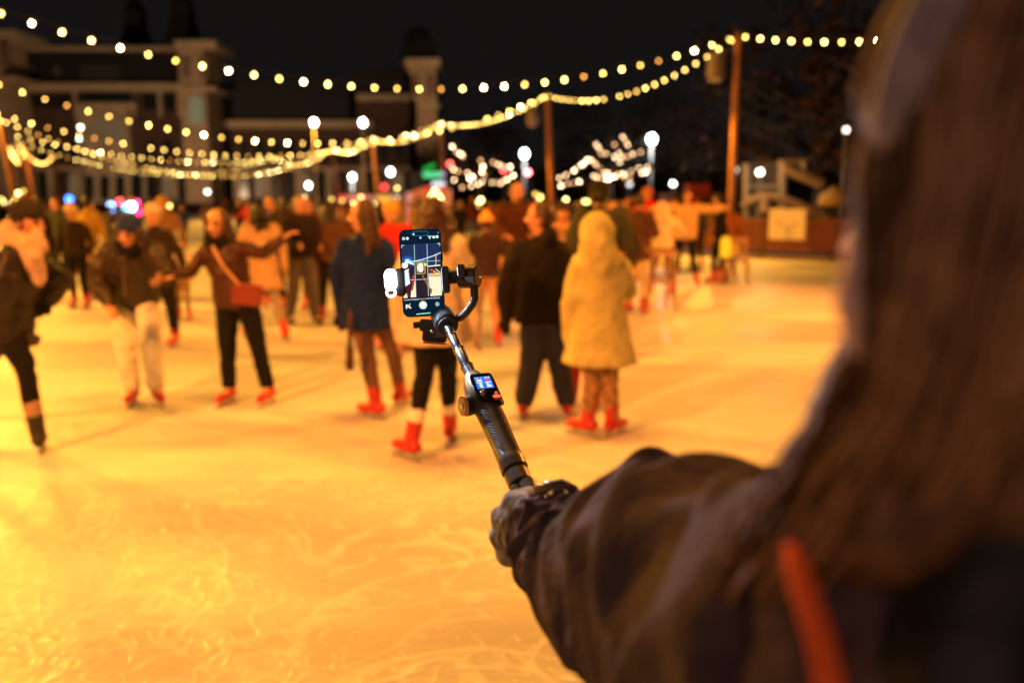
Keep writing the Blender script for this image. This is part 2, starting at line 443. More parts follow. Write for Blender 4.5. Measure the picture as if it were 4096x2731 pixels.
string(P['L2'] + D, P['L4'] + D, (160, 655), 'light string dipping between the left pole pair and the fourth pole', weights=(4, 4, 2, 0, 0), sp=.5)
string(P['L1'] + D * 2, P['L3'] + D, (80, 650), 'light string dipping deepest beside the left pole pair', weights=(4, 4, 2, 0, 0), sp=.5)

# ------------------------------------------------------------------ street lamps
def lamp(px, py, Y, col, s, label, kind='street_lamp', r=.3, tall=1.35, lx=0):
    p = V(px, py, Y); base = Vector((p.x + lx, Y, 0))
    t = thing(kind, base, label, 'street lamp', 'lit street lamps beyond the rink')
    a = MB(); a.tube([base, Vector((base.x, Y, p.z - r))], [.07, .05], 10); a.tube([Vector((base.x, Y, p.z - r * 1.2)), Vector((base.x, Y, p.z - r))], [.09, .12], 10)
    a.build('post', mat('lamp post grey', (.22, .2, .2), .5), t, True)
    b = MB(); r *= .66; tall *= .88; b.ball(p, (r, r, r * tall)); b.build('lamp_head', glow('lamp %s %s' % (col, s), col, s), t, True)
    c = MB(); c.tube([Vector((p.x, Y, p.z + r * tall * .96)), Vector((p.x, Y, p.z + r * tall * 1.15))], [r * .8, r * .2], 12); c.build('cap', metal_m, t, True)
CW = (.86, 1, .95); NW = (1, .95, .74)
lamp(2607, 557, 50, CW, 26, 'bright cold white street lamp right of the light-wrapped bare tree', r=.34)
lamp(2098, 616, 60, CW, 22, 'cold white street lamp between the two light-wrapped trees', r=.36)
lamp(1562, 688, 75, CW, 16, 'cold white street lamp left of the green sign', r=.36)
lamp(1409, 709, 80, CW, 16, 'cold white street lamp left of the leaning fourth pole', r=.36)
lamp(1234, 742, 80, NW, 12, 'low yellowish street lamp above the crowd left of the red kiosk', r=.32)
lamp(1256, 491, 60, NW, 24, 'yellow-white floodlight left one of two on the museum cornice', r=.30)
lamp(1452, 491, 60, CW, 24, 'white floodlight right one of two on the museum cornice', r=.30)
lamp(2932, 681, 40, NW, 18, 'warm white lamp just left of the tallest pole', r=.27)
lamp(3040, 689, 28.3, NW, 12, 'round warm lamp inside the white timber frame', r=.15, tall=1)
lamp(2692, 735, 55, NW, 12, 'round lamp low above the skater with outstretched arms', r=.22, tall=1)
lamp(830, 768, 75, NW, 9, 'small pale lamp above the long haired woman in black trousers', r=.24, tall=1)
lamp(322, 510, 75, (.75, 1, .75), 12, 'greenish white lamp among the strings below the museum gable', r=.22, tall=1)
lamp(316, 556, 75, (.75, 1, .75), 9, 'dimmer greenish lamp just below another at the left', r=.2, tall=1)
lamp(2518, 738, 60, (.8, .75, .7), 3, 'dull pale globe under the light-wrapped tree', r=.24, tall=1)
lamp(2922, 847, 28, (1, .9, .75), 11, 'small round lamp on the boards beside the skater in black', r=.12, tall=1)
lamp(58, 784, 50, (.9, .9, 1), 9, 'bluish white lamp above the hat of the bending man', r=.16, tall=1)
lamp(3385, 520, 30, (1, .8, .62), 5, 'slim pale lamp post beside the hair of the filming woman', r=.14, tall=1.1)
for (px, py, Y, e) in ((2607, 557, 50, 900), (2098, 616, 60, 900), (1409, 709, 80, 900), (2932, 681, 40, 300), (3040, 705, 27.6, 60)):
    d = bpy.data.lights.new('street_lamp_light', 'POINT'); d.energy = e; d.color = (.9, 1, .95) if e > 400 else (1, .68, .36); d.shadow_soft_size = .35
    o = bpy.data.objects.new('street_lamp_light', d); COL.objects.link(o); o.location = V(px, py, Y) - Vector((0, .8, 0))

# small coloured show lights
def small_light(px, py, Y, col, s, label, r=.14):
    p = V(px, py, Y); t = thing('show_light', (p.x, Y, 0), label, 'stage light', 'small coloured lights behind the crowd')
    a = MB(); a.tube([(p.x, Y, 0), (p.x, Y, p.z - r * .8)], .03, 8); a.build('stand', metal_m, t, True)
    b = MB(); b.ball(p, (r, r, r)); b.build('lens', glow('show %s %s' % (col, s), col, s), t, True)
    c = MB(); c.tube([p + Vector((0, r * .5, 0)), p + Vector((0, r * 2, 0))], [r * 1.08, r * .7], 12); c.build('housing', metal_m, t, True)
small_light(277, 797, 45, (.03, .18, 1), 9, 'blue light, leftmost of the coloured lights behind the crowd', .17)
small_light(524, 827, 24, (.1, 1, .8), 50, 'brightest turquoise light above the woman in the dark blue hat', .1)
small_light(503, 829, 24, (.05, .5, .7), 5, 'dim teal light touching the left of the turquoise one', .09)
small_light(444, 822, 26, (.2, .4, 1), 10, 'pale blue light left of the turquoise one', .09)
small_light(444, 840, 26, (.2, .35, .8), 5, 'faint blue light below the pale blue one', .09)
small_light(480, 806, 26, (1, .05, .06), 7, 'red light up and left of the turquoise one', .09)
small_light(548, 812, 26, (1, .05, .18), 7, 'pinkish red light up and right of the turquoise one', .08)
small_light(557, 850, 25, (1, .02, .12), 9, 'crimson light down and right of the turquoise one', .08)
small_light(1537, 749, 60, (1, .04, .03), 5, 'red round light above the red lit kiosk', .2)
small_light(2016, 679, 50, (1, .06, .05), 12, 'red light left one in the light-wrapped bushes', .16)
small_light(2112, 690, 50, (1, .12, .14), 26, 'brighter red light just below the middle cold white street lamp', .14)
small_light(1800, 657, 50, (1, .1, .08), 8, 'red light at the upper left of the light-wrapped bushes', .15)

# ------------------------------------------------------------------ trees wrapped in fairy lights
bark_m = mat('bark', (.05, .035, .022), .9, var=.3, scale=6, bump=.5)
fairy = [glow('fairy %d' % i, c, s) for i, (c, s) in enumerate((((1, .50, .22), 9), ((1, .60, .32), 16), ((1, .70, .42), 32)))]
fairy_mesh = []
for fm in fairy:
    q = MB(); q.ball((0, 0, 0), .048, nu=8, nv=6); me = bpy.data.meshes.new('fairy_bulb'); me.from_pydata(q.v, [], q.f); me.materials.append(fm); fairy_mesh.append(me)
def lit_tree(Y, rootpx, branches, label, slabel, spacing=.31):
    root = G(*rootpx) if False else Vector((V(rootpx[0], rootpx[1], Y).x, Y, 0))
    t = thing('bare_tree', root, label, 'tree')
    pts = [[V(a, b, Y + rnd.uniform(-.8, .8)) for a, b in br] for br in branches]
    fork = V(rootpx[0], rootpx[1], Y)
    tr = MB(); tr.tube([root, root.lerp(fork, .5) + Vector((.08, 0, 0)), fork], [.2, .15, .12], 10); tr.build('trunk', bark_m, t, True)
    b = MB()
    for br in pts:
        b.tube([fork] + br, [.08] + [.06 * (1 - .6 * i / len(br)) for i in range(len(br))], 7)
        for i in range(len(br) * 3):
            p = br[rnd.randrange(len(br))]; e = p + Vector((rnd.uniform(-.8, .8), rnd.uniform(-.8, .8), rnd.uniform(.1, 1.1)))
            b.tube([p, p.lerp(e, .5) + Vector((0, 0, .1)), e], [.02, .014, .005], 5)
    b.build('branches', bark_m, t, True)
    for k, br in enumerate(pts):
        s_ = thing('fairy_light_string', br[0], slabel[k], 'fairy lights', 'fairy lights wound round the bare trees')
        w = MB(); w.tube([p + Vector((0, -.09, 0)) for p in br], .01, 5); w.build('wire', cable_m, s_)
        L = 0
        for a, c in zip(br[:-1], br[1:]):
            Ln = (c - a).length; n = max(1, int(Ln / spacing))
            for i in range(n):
                p = a.lerp(c, i / n) + Vector((rnd.uniform(-.07, .07), -.12, rnd.uniform(-.07, .07)))
                o = bpy.data.objects.new('bulb', rnd.choices(fairy_mesh, (3, 3, 2))[0]); COL.objects.link(o); o.parent = s_; o.location = p - br[0]
def z3(l): return [(2000 + x * .7014, y * .7014) for x, y in l]
def z2(l): return [(1000 + x * .574, y * .574) for x, y in l]
lit_tree(48, (2440, 735), [z3([(340, 1015), (420, 975), (480, 930), (545, 900)]), z3([(350, 1055), (420, 1050), (490, 1030)]),
    z3([(540, 820), (580, 870), (640, 890), (690, 940)]), z3([(545, 935), (590, 990), (640, 1000)]), z3([(530, 1010), (600, 1025), (700, 990), (790, 960), (870, 955)]),
    z3([(640, 990), (740, 1010), (800, 990), (860, 975)]), z3([(650, 830), (670, 870), (700, 930)]), z3([(705, 790), (730, 830), (700, 880)]), z3([(700, 900), (760, 885), (830, 860)])],
    'bare tree wrapped in many pale fairy lights, right of the second pole',
    ['fairy lights on the long branch reaching lower left of the right tree', 'short level row of fairy lights at the lower left of the right tree', 'fairy lights along the upper left branch of the right tree',
     'fairy lights on the short inner left branch of the right tree', 'long lower row of fairy lights sweeping to the right of the right tree', 'bright doubled row of fairy lights under the right tree crown',
     'fairy lights on the inner upright twig of the right tree', 'fairy lights at the very top of the right tree', 'fairy lights on the branch pointing to the cold street lamp'])
lit_tree(46, (1925, 760), [z2([(1415, 1030), (1450, 1060), (1500, 1110)]), z2([(1400, 1170), (1450, 1190), (1520, 1200), (1590, 1270)]), z2([(1530, 1240), (1580, 1290), (1620, 1260), (1650, 1180)]),
    z2([(1545, 1230), (1590, 1275), (1640, 1230)]), z2([(1680, 1265), (1740, 1270), (1800, 1255), (1870, 1190)]), z2([(1600, 1130), (1620, 1170), (1610, 1230)]), z2([(1700, 1130), (1760, 1150), (1850, 1160)]), z2([(1420, 1260), (1480, 1300), (1590, 1310)])],
    'low bare tree thick with warm fairy lights, left of the second pole',
    ['fairy lights on the detached branch at the upper left of the left tree', 'fairy lights along the left branch of the left tree', 'brightest V of fairy lights in the middle of the left tree',
     'second row of fairy lights inside the bright V of the left tree', 'fairy lights on the right branch of the left tree', 'fairy lights on the short top twig of the left tree',
     'faint fairy lights at the upper right of the left tree', 'low fairy lights under the left tree beside the pole'], spacing=.34)
def garland(Y, pts, label, spacing=.28, rope=True, rad=1.0, cat='fairy lights'):
    br = [V(a, b, Y) for a, b in pts]
    s_ = thing('fairy_light_garland', br[0], label, cat, 'small yellow light garlands on the stalls')
    w = MB(); w.tube(br, .012, 5); w.build('wire', cable_m, s_)
    for a, c in zip(br[:-1], br[1:]):
        n = max(1, int((c - a).length / spacing))
        for i in range(n):
            o = bpy.data.objects.new('bulb', yl_mesh[rnd.randrange(3)]); COL.objects.link(o); o.parent = s_; o.location = a.lerp(c, (i + .5) / n) - br[0] + Vector((rnd.uniform(-.05, .05), -.03, rnd.uniform(-.05, .05))); o.scale = (rad,) * 3
yl_mesh = []
for i, (c_, s_) in enumerate((((1, .62, .10), 4), ((1, .75, .2), 7), ((1, .8, .28), 13))):
    q = MB(); q.ball((0, 0, 0), .06, nu=8, nv=6); me = bpy.data.meshes.new('garland_bulb'); me.from_pydata(q.v, [], q.f); me.materials.append(glow('garland %d' % i, c_, s_)); yl_mesh.append(me)
garland(34, [(1705, 830), (1722, 790), (1738, 760), (1756, 790), (1776, 838)], 'warm light rope bent like an arch beside the green sign', .09)
garland(34, [(1210, 790), (1232, 800), (1238, 835)], 'three faint yellow lights left of the red lit kiosk', .4)
garland(34, [(1300, 800), (1345, 785), (1400, 822), (1440, 800), (1458, 770)], 'yellow lights looped along the left half of the red kiosk', .45)
garland(34, [(1485, 815), (1500, 825)], 'single pair of yellow lights at the middle of the red kiosk', .2)
garland(34, [(1585, 740), (1600, 770), (1590, 810), (1612, 826)], 'yellow lights hanging down beside the arch shaped light rope', .3)
garland(32, [(1905, 810), (1925, 790), (1910, 830)], 'bright yellow light knot under the left lit tree', .12)
garland(30, [(2130, 770), (2150, 780), (2165, 790), (2145, 808)], 'cluster of yellow lights beside the foot of the second pole', .14)
garland(30, [(2240, 806), (2275, 800)], 'two yellow lights left of the hooded yellow coat', .25)
garland(30, [(2335, 800), (2350, 806), (2358, 812)], 'small yellow light knot above the hooded yellow coat', .12)
garland(34, [(0, 790), (20, 800), (5, 840), (30, 868), (10, 880), (52, 872), (60, 800), (85, 768), (95, 752)], 'tangle of yellow lights at the left edge above the bending man', .2)
garland(34, [(15, 800), (10, 820), (0, 850), (16, 862)], 'second tangle of yellow lights at the very left edge', .2)
garland(30, [(681, 808), (683, 840)], 'two faint yellow lights above the man in the grey knitted hat', .3)

# ------------------------------------------------------------------ kiosk, green sign, stalls, timber frame
def bx(mb, px0, py0, px1, py1, Y, dep):
    a = V(px0, py0, Y); b = V(px1, py1, Y)
    mb.box(((a.x + b.x) / 2, Y + dep / 2, (a.z + b.z) / 2), (abs(b.x - a.x), dep, abs(a.z - b.z)))
def gz(px, Y): return V(px, CY, Y).x
Yk = 40
t = thing('market_kiosk', (gz(1450, Yk), Yk, 0), 'long market kiosk with lit red and pink fascia left of the phone', 'market stall', 'stalls beyond the rink')
a = MB(); bx(a, 1345, 815, 1630, 1000, Yk + .3, 2.5); a.build('wall', mat('stall wall', (.25, .09, .05), .7), t)
a = MB(); bx(a, 1335, 772, 1640, 779, Yk - .5, 3.4); a.build('roof', mat('stall roof', (.08, .06, .06), .7), t)
for (x0, x1, y1, c, s) in ((1350, 1385, 806, (1, .10, .06), .9), (1386, 1418, 800, (1, .28, .18), .8), (1419, 1470, 822, (1, .16, .12), 1.2), (1471, 1508, 808, (.8, .28, .16), .6), (1509, 1562, 812, (1, .45, .06), 1.1), (1563, 1600, 802, (.7, .5, .45), .7), (1602, 1622, 812, (.5, .2, .12), .4)):
    a = MB(); bx(a, x0, 781, x1, y1, Yk, .1); a.build('lit_panel', glow('kiosk %s' % x0, c, s), t)
for x in (1350, 1420, 1520, 1625):
    a = MB(); bx(a, x, 812, x + 6, 1000, Yk - .1, .15); a.build('post', wood_m, t)
t = thing('ticket_booth', (gz(1700, 36), 36, 0), 'orange lit booth with a rounded canopy below the green sign', 'market stall', 'stalls beyond the rink')
a = MB()
pp = [(1627, 900), (1627, 800), (1640, 770), (1680, 752), (1740, 750), (1790, 758), (1790, 900)]
pts = [V(x, y, 36) for x, y in pp]; n = len(pts)
a.add([p for p in pts] + [p + Vector((0, 2.5, 0)) for p in pts], [tuple(range(n)), tuple(range(n, 2 * n))[::-1]] + [(i, (i + 1) % n, n + (i + 1) % n, n + i) for i in range(n)])
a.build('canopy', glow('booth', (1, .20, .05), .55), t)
a = MB(); bx(a, 1660, 790, 1690, 850, 35.9, .1); a.build('window', mat('booth window', (.15, .07, .04), .5), t)
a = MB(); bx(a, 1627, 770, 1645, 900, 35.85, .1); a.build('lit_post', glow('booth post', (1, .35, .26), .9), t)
a = MB(); bx(a, 1690, 748, 1785, 765, 35.8, .1); a.build('fascia', glow('booth fascia', (1, .05, .03), .9), t)
t = thing('neon_sign', V(1735, 680, 44), 'green and white lit sign left of the pole above the phone', 'sign')
def slab(name, pts, Y, m, d=.12):
    a = MB(); q = [V(x, y, Y) for x, y in pts]; n = len(q)
    a.add(q + [p + Vector((0, d, 0)) for p in q], [tuple(range(n)), tuple(range(n, 2 * n))[::-1]] + [(i, (i + 1) % n, n + (i + 1) % n, n + i) for i in range(n)])
    return a.build(name, m, t)
slab('green_bar', [(1692, 672), (1738, 652), (1738, 668), (1694, 684)], 44, glow('sign green', (.0, .62, .06), .75))
slab('green_band', [(1692, 688), (1765, 688), (1765, 710), (1692, 710)], 44, glow('sign green pale', (.12, .95, .35), .9))
slab('violet_end', [(1766, 688), (1778, 688), (1778, 706), (1766, 706)], 44, glow('sign violet', (.7, .45, .9), .8))
slab('white_band', [(1728, 728), (1778, 728), (1778, 744), (1728, 744)], 44, glow('sign white', (.8, .92, 1), 1.4))
a = MB(); q = V(1735, 690, 44.2); a.tube([(q.x, 44.25, 0), (q.x, 44.25, q.z)], .06, 8); a.build('post', metal_m, t)
notice(V(1812, 873, 26), .52, .50, 'peach coloured panel behind the dark haired skater at the phone', 0, mat('peach board', (.75, .48, .35), .6), False)
# dim stalls to the right
t = thing('snack_stall', (gz(2800, 38), 38, 0), 'dim stall with a reddish awning right of the lit tree', 'market stall', 'stalls beyond the rink')
a = MB(); bx(a, 2680, 775, 2930, 1000, 38.2, 3); a.build('wall', mat('dim stall', (.16, .07, .045), .8, var=.3, scale=1), t)
a = MB(); bx(a, 2755, 735, 2840, 785, 38, 1); a.build('awning', mat('red awning', (.45, .06, .03), .7), t)
a = MB(); bx(a, 2690, 788, 2940, 798, 37.9, 1); a.build('counter', mat('counter', (.14, .11, .11), .7), t)
# timber shelter right
t = thing('timber_shelter', (gz(3130, 29), 29, 0), 'timber frame shelter with a low arched gable behind the boards at the right', 'shelter')
tim = mat('pale timber', (.42, .27, .14), .7, var=.2, scale=3); whit = mat('white timber', (.42, .36, .30), .7, var=.15)
def beam(pts, Y, r, m, nm):
    q = [V(x, y, Y) for x, y in pts]
    a = MB(); a.tube(q, r, 4); a.build(nm, m, t)
beam([(2985, 655), (2985, 960)], 29, .12, whit, 'post'); beam([(3130, 645), (3130, 900)], 29, .14, whit, 'post'); beam([(3215, 650), (3215, 700)], 29, .09, whit, 'post')
beam([(2985, 665), (3120, 660)], 29.3, .07, mat('grey beam', (.2, .17, .16), .8), 'lintel'); beam([(2985, 752), (3130, 748)], 29, .09, whit, 'rail')
beam([(3110, 648), (3225, 648)], 29.1, .07, whit, 'lintel')
beam([(3140, 672), (3200, 700), (3290, 738)], 28.7, .17, tim, 'brace')
beam([(2970, 826), (3010, 798), (3060, 786), (3110, 790), (3170, 812), (3250, 846), (3310, 868)], 28, .14, tim, 'gable_arch')
beam([(3058, 790), (3060, 850)], 27.9, .15, tim, 'king_post')
a = MB(); bx(a, 2995, 670, 3125, 745, 29.6, .2); a.build('panel', mat('grey panel', (.16, .13, .13), .8, var=.2), t)
t = thing('parasol', (gz(3340, 26), 26, 0), 'closed pale parasol right of the timber shelter', 'parasol')
a = MB(); p = V(3340, 745, 26); a.tube([p, p - Vector((0, 0, .25)), p - Vector((0, 0, .55)), p - Vector((0, 0, .62))], [.05, .42, .5, .3], 12); a.build('canopy', mat('parasol cloth', (.40, .28, .13), .8), t, True)
a = MB(); a.tube([(p.x, 26, 0), (p.x, 26, p.z - .4)], .05, 8); a.build('pole', metal_m, t)

# dark trees behind at right and centre
leaf_m = mat('dry foliage', (.075, .034, .018), .9, var=.5, scale=.8)
def crown_tree(px, Y, w, z0, z1, label, n=1500):
    x = gz(px, Y); t = thing('bare_brown_tree', (x, Y, 0), label, 'tree', 'dark trees behind the rink')
    a = MB(); a.tube([(x, Y, 0), (x + .2, Y, z0 * .7), (x, Y, z0 + (z1 - z0) * .6)], [.35, .28, .12], 10)
    for i in range(22):
        u = rnd.uniform(.1, .9); s0 = Vector((x, Y, z0 * .7 + (z1 - z0) * u * .6)); an = rnd.uniform(0, 6.28)
        e = Vector((x + math.cos(an) * w * .5 * rnd.uniform(.5, 1), Y + math.sin(an) * w * .4, s0.z + rnd.uniform(.5, 3)))
        a.tube([s0, s0.lerp(e, .5) + Vector((0, 0, .3)), e], [.11, .07, .02], 6)
    a.build('trunk', bark_m, t, True)
    c = MB(); cl = [(Vector((rnd.uniform(-.5, .5) * w, rnd.uniform(-.4, .4) * w, rnd.uniform(z0, z1))), rnd.uniform(.1, .22) * w) for _ in range(16)]
    for i in range(n):
        cc, rr = cl[rnd.randrange(16)]; d = Vector((rnd.gauss(0, 1), rnd.gauss(0, 1), rnd.gauss(0, .8))).normalized() * rr * rnd.uniform(.4, 1.05)
        p = Vector((x, Y, 0)) + cc + d; s_ = rnd.uniform(.12, .32)
        u = Vector((rnd.gauss(0, 1), rnd.gauss(0, 1), rnd.gauss(0, 1))).normalized(); v = u.orthogonal().normalized()
        c.add([p - u * s_, p - v * s_ * .6, p + u * s_, p + v * s_ * .6], [(0, 1, 2, 3)])
    c.build('crown', leaf_m, t)
crown_tree(3230, 44, 9, 3, 11, 'dark brown tree behind the timber shelter, nearest the woman')
crown_tree(2990, 55, 9, 3.5, 12, 'dark brown tree behind the tallest pole')
crown_tree(2680, 70, 10, 3, 10, 'low dark tree right of the cold white street lamp')
crown_tree(3480, 36, 9, 2.5, 10, 'dark brown tree mostly hidden by the hair of the woman')
crown_tree(2330, 85, 11, 3, 10, 'low dark tree behind the right light-wrapped tree')
crown_tree(1900, 95, 10, 2.5, 9, 'low dark tree behind the left light-wrapped tree')

# ------------------------------------------------------------------ museum
brick = mat('museum brick', (.10, .055, .038), .85, var=.25, scale=.6); stone = mat('museum stone', (.55, .41, .27), .8, var=.15, scale=.5)
slate = mat('slate', (.018, .016, .018), .7, var=.3, scale=1); dglass = mat('dark glass', (.02, .025, .025), .2)
YM = 160
def wbox(px0, py0, px1, py1, Y, dep, m, nm, par): a = MB(); bx(a, px0, py0, px1, py1, Y, dep); return a.build(nm, m, par)
t = thing('museum_building', (gz(400, YM), YM, 0), 'long dark brick museum with mansard roof and stone cornices at the left', 'building')
wbox(50, 350, 880, 860, YM, 14, brick, 'wall', t); wbox(880, 484, 1640, 860, YM + .01, 13.9, brick, 'wall', t); wbox(1425, 380, 1640, 484, YM + .3, 12, brick, 'wall', t)
wbox(60, 205, 705, 345, YM + 1.0, 12, slate, 'roof', t)
wbox(880, 330, 1400, 482, YM + 1.0, 12, slate, 'roof', t)
wbox(60, 186, 705, 206, YM + .8, 12.4, stone, 'ridge_band', t)
wbox(45, 332, 760, 366, YM - 1.0, 2, stone, 'cornice', t)
wbox(885, 482, 1490, 512, YM - 1.0, 2, stone, 'cornice', t)
wbox(1425, 376, 1640, 404, YM - .6, 2, stone, 'cornice', t)
wbox(1415, 270, 1620, 378, YM + 1.0, 11, slate, 'roof', t)
# central gable bay
wbox(300, 415, 540, 860, YM - 1.6, 1.6, stone, 'bay', t)
g = wbox(325, 375, 525, 412, YM - 1.9, .2, dglass, 'window', t)
wbox(300, 412, 545, 436, YM - 2.2, .6, stone, 'cornice', t)
def arch(px0, px1, pytop, pybot, Y, m, nm, par):
    xm = (px0 + px1) / 2; hw = (px1 - px0) / 2; ptl = [(px0, pybot)] + [(xm - hw * math.cos(R(a)), pytop + hw - hw * math.sin(R(a))) for a in range(0, 181, 20)] + [(px1, pybot)]
    a = MB(); q = [V(x, y, Y) for x, y in ptl]; n = len(q)
    a.add(q + [p + Vector((0, .3, 0)) for p in q], [tuple(range(n)), tuple(range(n, 2 * n))[::-1]] + [(i, (i + 1) % n, n + (i + 1) % n, n + i) for i in range(n)])
    return a.build(nm, m, par)
arch(365, 500, 450, 560, YM - 1.95, mat('pale gable window', (.42, .42, .34), .5), 'gable_window', t)
for x in (300, 530, 640, 715): wbox(x - 10, 366, x + 10, 470, YM - .5, .5, stone, 'pilaster', t)
for x0, x1 in ((570, 628), (655, 700)): wbox(x0, 378, x1, 440, YM - .35, .3, dglass, 'window', t)
wbox(120, 378, 285, 430, YM - .35, .3, dglass, 'window', t)
for i, x in enumerate(range(90, 1600, 62)):
    if 290 < x < 545 or 690 < x < 890: 
        arch(x, x + 34, 700, 800, YM - 1.95 if x < 560 else YM - 2.6, dglass, 'window', t); continue
    arch(x, x + 34, 690, 790, YM - .3, mat('added glow pane', (.10, .08, .05), .4, emit=(1, .62, .30), es=.10) if i % 3 == 0 else dglass, 'window', t)  # every third pane has an added glow, for warm patches along the base
    arch(x, x + 34, 560, 650, YM - .3, dglass, 'window', t)
for x in range(60, 1640, 124): wbox(x, 670, x + 40, 800, YM - .2, .2, stone, 'stone_pier', t)
wbox(50, 668, 1640, 680, YM - .8, .8, stone, 'string_course', t)
for x in (120, 228): wbox(x - 14, 265, x + 14, 300, YM + .6, .5, mat('dormer', (.12, .11, .11), .7), 'dormer', t)
wbox(315, 255, 480, 322, YM + .6, .5, mat('roof light', (.05, .055, .045), .5), 'roof_light', t)
def cap(pts, px, Y, m, nm, par, n=4, turn=45):
    a = MB(); x = gz(px, Y); rings = []
    for (py, hw) in pts:
        z = V(px, py, Y).z; r = hw / F * Y * 1.02
        rings.append([(x + r * math.cos(R(turn + 360 * k / n)), Y + 4 + r * math.sin(R(turn + 360 * k / n)), z) for k in range(n)])
    a.loft(rings); return a.build(nm, m, par)
def tower(pc, hw, ytop, Y, spire, label, lit=None):
    t = thing('museum_tower', (gz(pc, Y), Y, 0), label, 'tower', 'square towers of the museum')
    wbox(pc - hw, ytop + 30, pc + hw, 860, Y - 3, 9, mat('tower brick lit tone', (.46, .32, .20), .85, var=.2, scale=.6), 'shaft', t)  # paler than the wall brick: the towers' lit tone is put into the colour
    wbox(pc - hw * 1.16, ytop, pc + hw * 1.16, ytop + 32, Y - 3.6, 10.2, stone, 'parapet', t)
    wbox(pc - hw * 1.1, ytop + 185, pc + hw * 1.12, ytop + 200, Y - 3.5, 9.6, stone, 'cornice', t)
    cap(spire, pc, Y, slate, 'roof', t)
    for s_ in (-.5, .5): arch(pc + s_ * hw - 16, pc + s_ * hw + 16, ytop + 60, ytop + 150, Y - 3.15, mat('blind arch', (.22, .14, .09), .8), 'blind_window', t)
    if lit: arch(pc - 8 + lit[0], pc + 50 + lit[0], lit[1], lit[1] + 110, Y - 3.5, mat('lit pane', (.30, .36, .28), .5, emit=(.35, .45, .3), es=.12), 'lit_window', t)
    return t
tower(780, 72, 162, YM - 4, [(162, 88), (120, 66), (60, 50), (40, 44), (39, 52), (0, 48), (-60, 20)], 'square stone topped museum tower with dark spire, left of the picture centre', (-18, 380))
tower(1690, 62, 234, 205, [(236, 92), (200, 84), (150, 70), (115, 48), (100, 22)], 'distant museum tower with pale stone crown and dark rounded roof')
tower(-8, 62, 120, YM - 6, [(120, 80), (60, 50), (-60, 30)], 'museum tower cut off by the left edge of the picture')
t = thing('roof_turret', (gz(600, YM + 6), YM + 6, 0), 'dark roof turret left of the main museum tower', 'turret')
cap([(205, 100), (180, 82), (120, 48), (60, 40), (40, 46), (0, 30), (-40, 12)], 600, YM + 6, slate, 'roof', t)
cap([(860, 100), (205, 100)], 600, YM + 6.2, slate, 'base', t)

# low far hedge and buildings behind the crowd
hedge_m = mat('far dark buildings', (.035, .03, .028), .9, var=.3, scale=.3)
for (x0, x1, y0, Y, lab) in ((1640, 2150, 700, 130, 'low dark building right of the museum, behind the green sign'), (2150, 2760, 690, 125, 'low dark building behind the right light-wrapped tree'), (2760, 3700, 700, 90, 'low dark building behind the timber shelter')):
    t = thing('low_building', (gz((x0 + x1) / 2, Y), Y, 0), lab, 'building', 'low dark buildings beyond the rink')
    wbox(x0, y0, x1, 850, Y, 8, hedge_m, 'wall', t); wbox(x0 - 5, y0 - 14, x1 + 5, y0, Y - .5, 9, mat('dark roof', (.03, .025, .025), .8), 'roof', t)
    for x in range(x0 + 30, x1 - 30, 55): wbox(x, y0 + 20, x + 22, y0 + 60, Y - .1, .1, dglass, 'window', t)

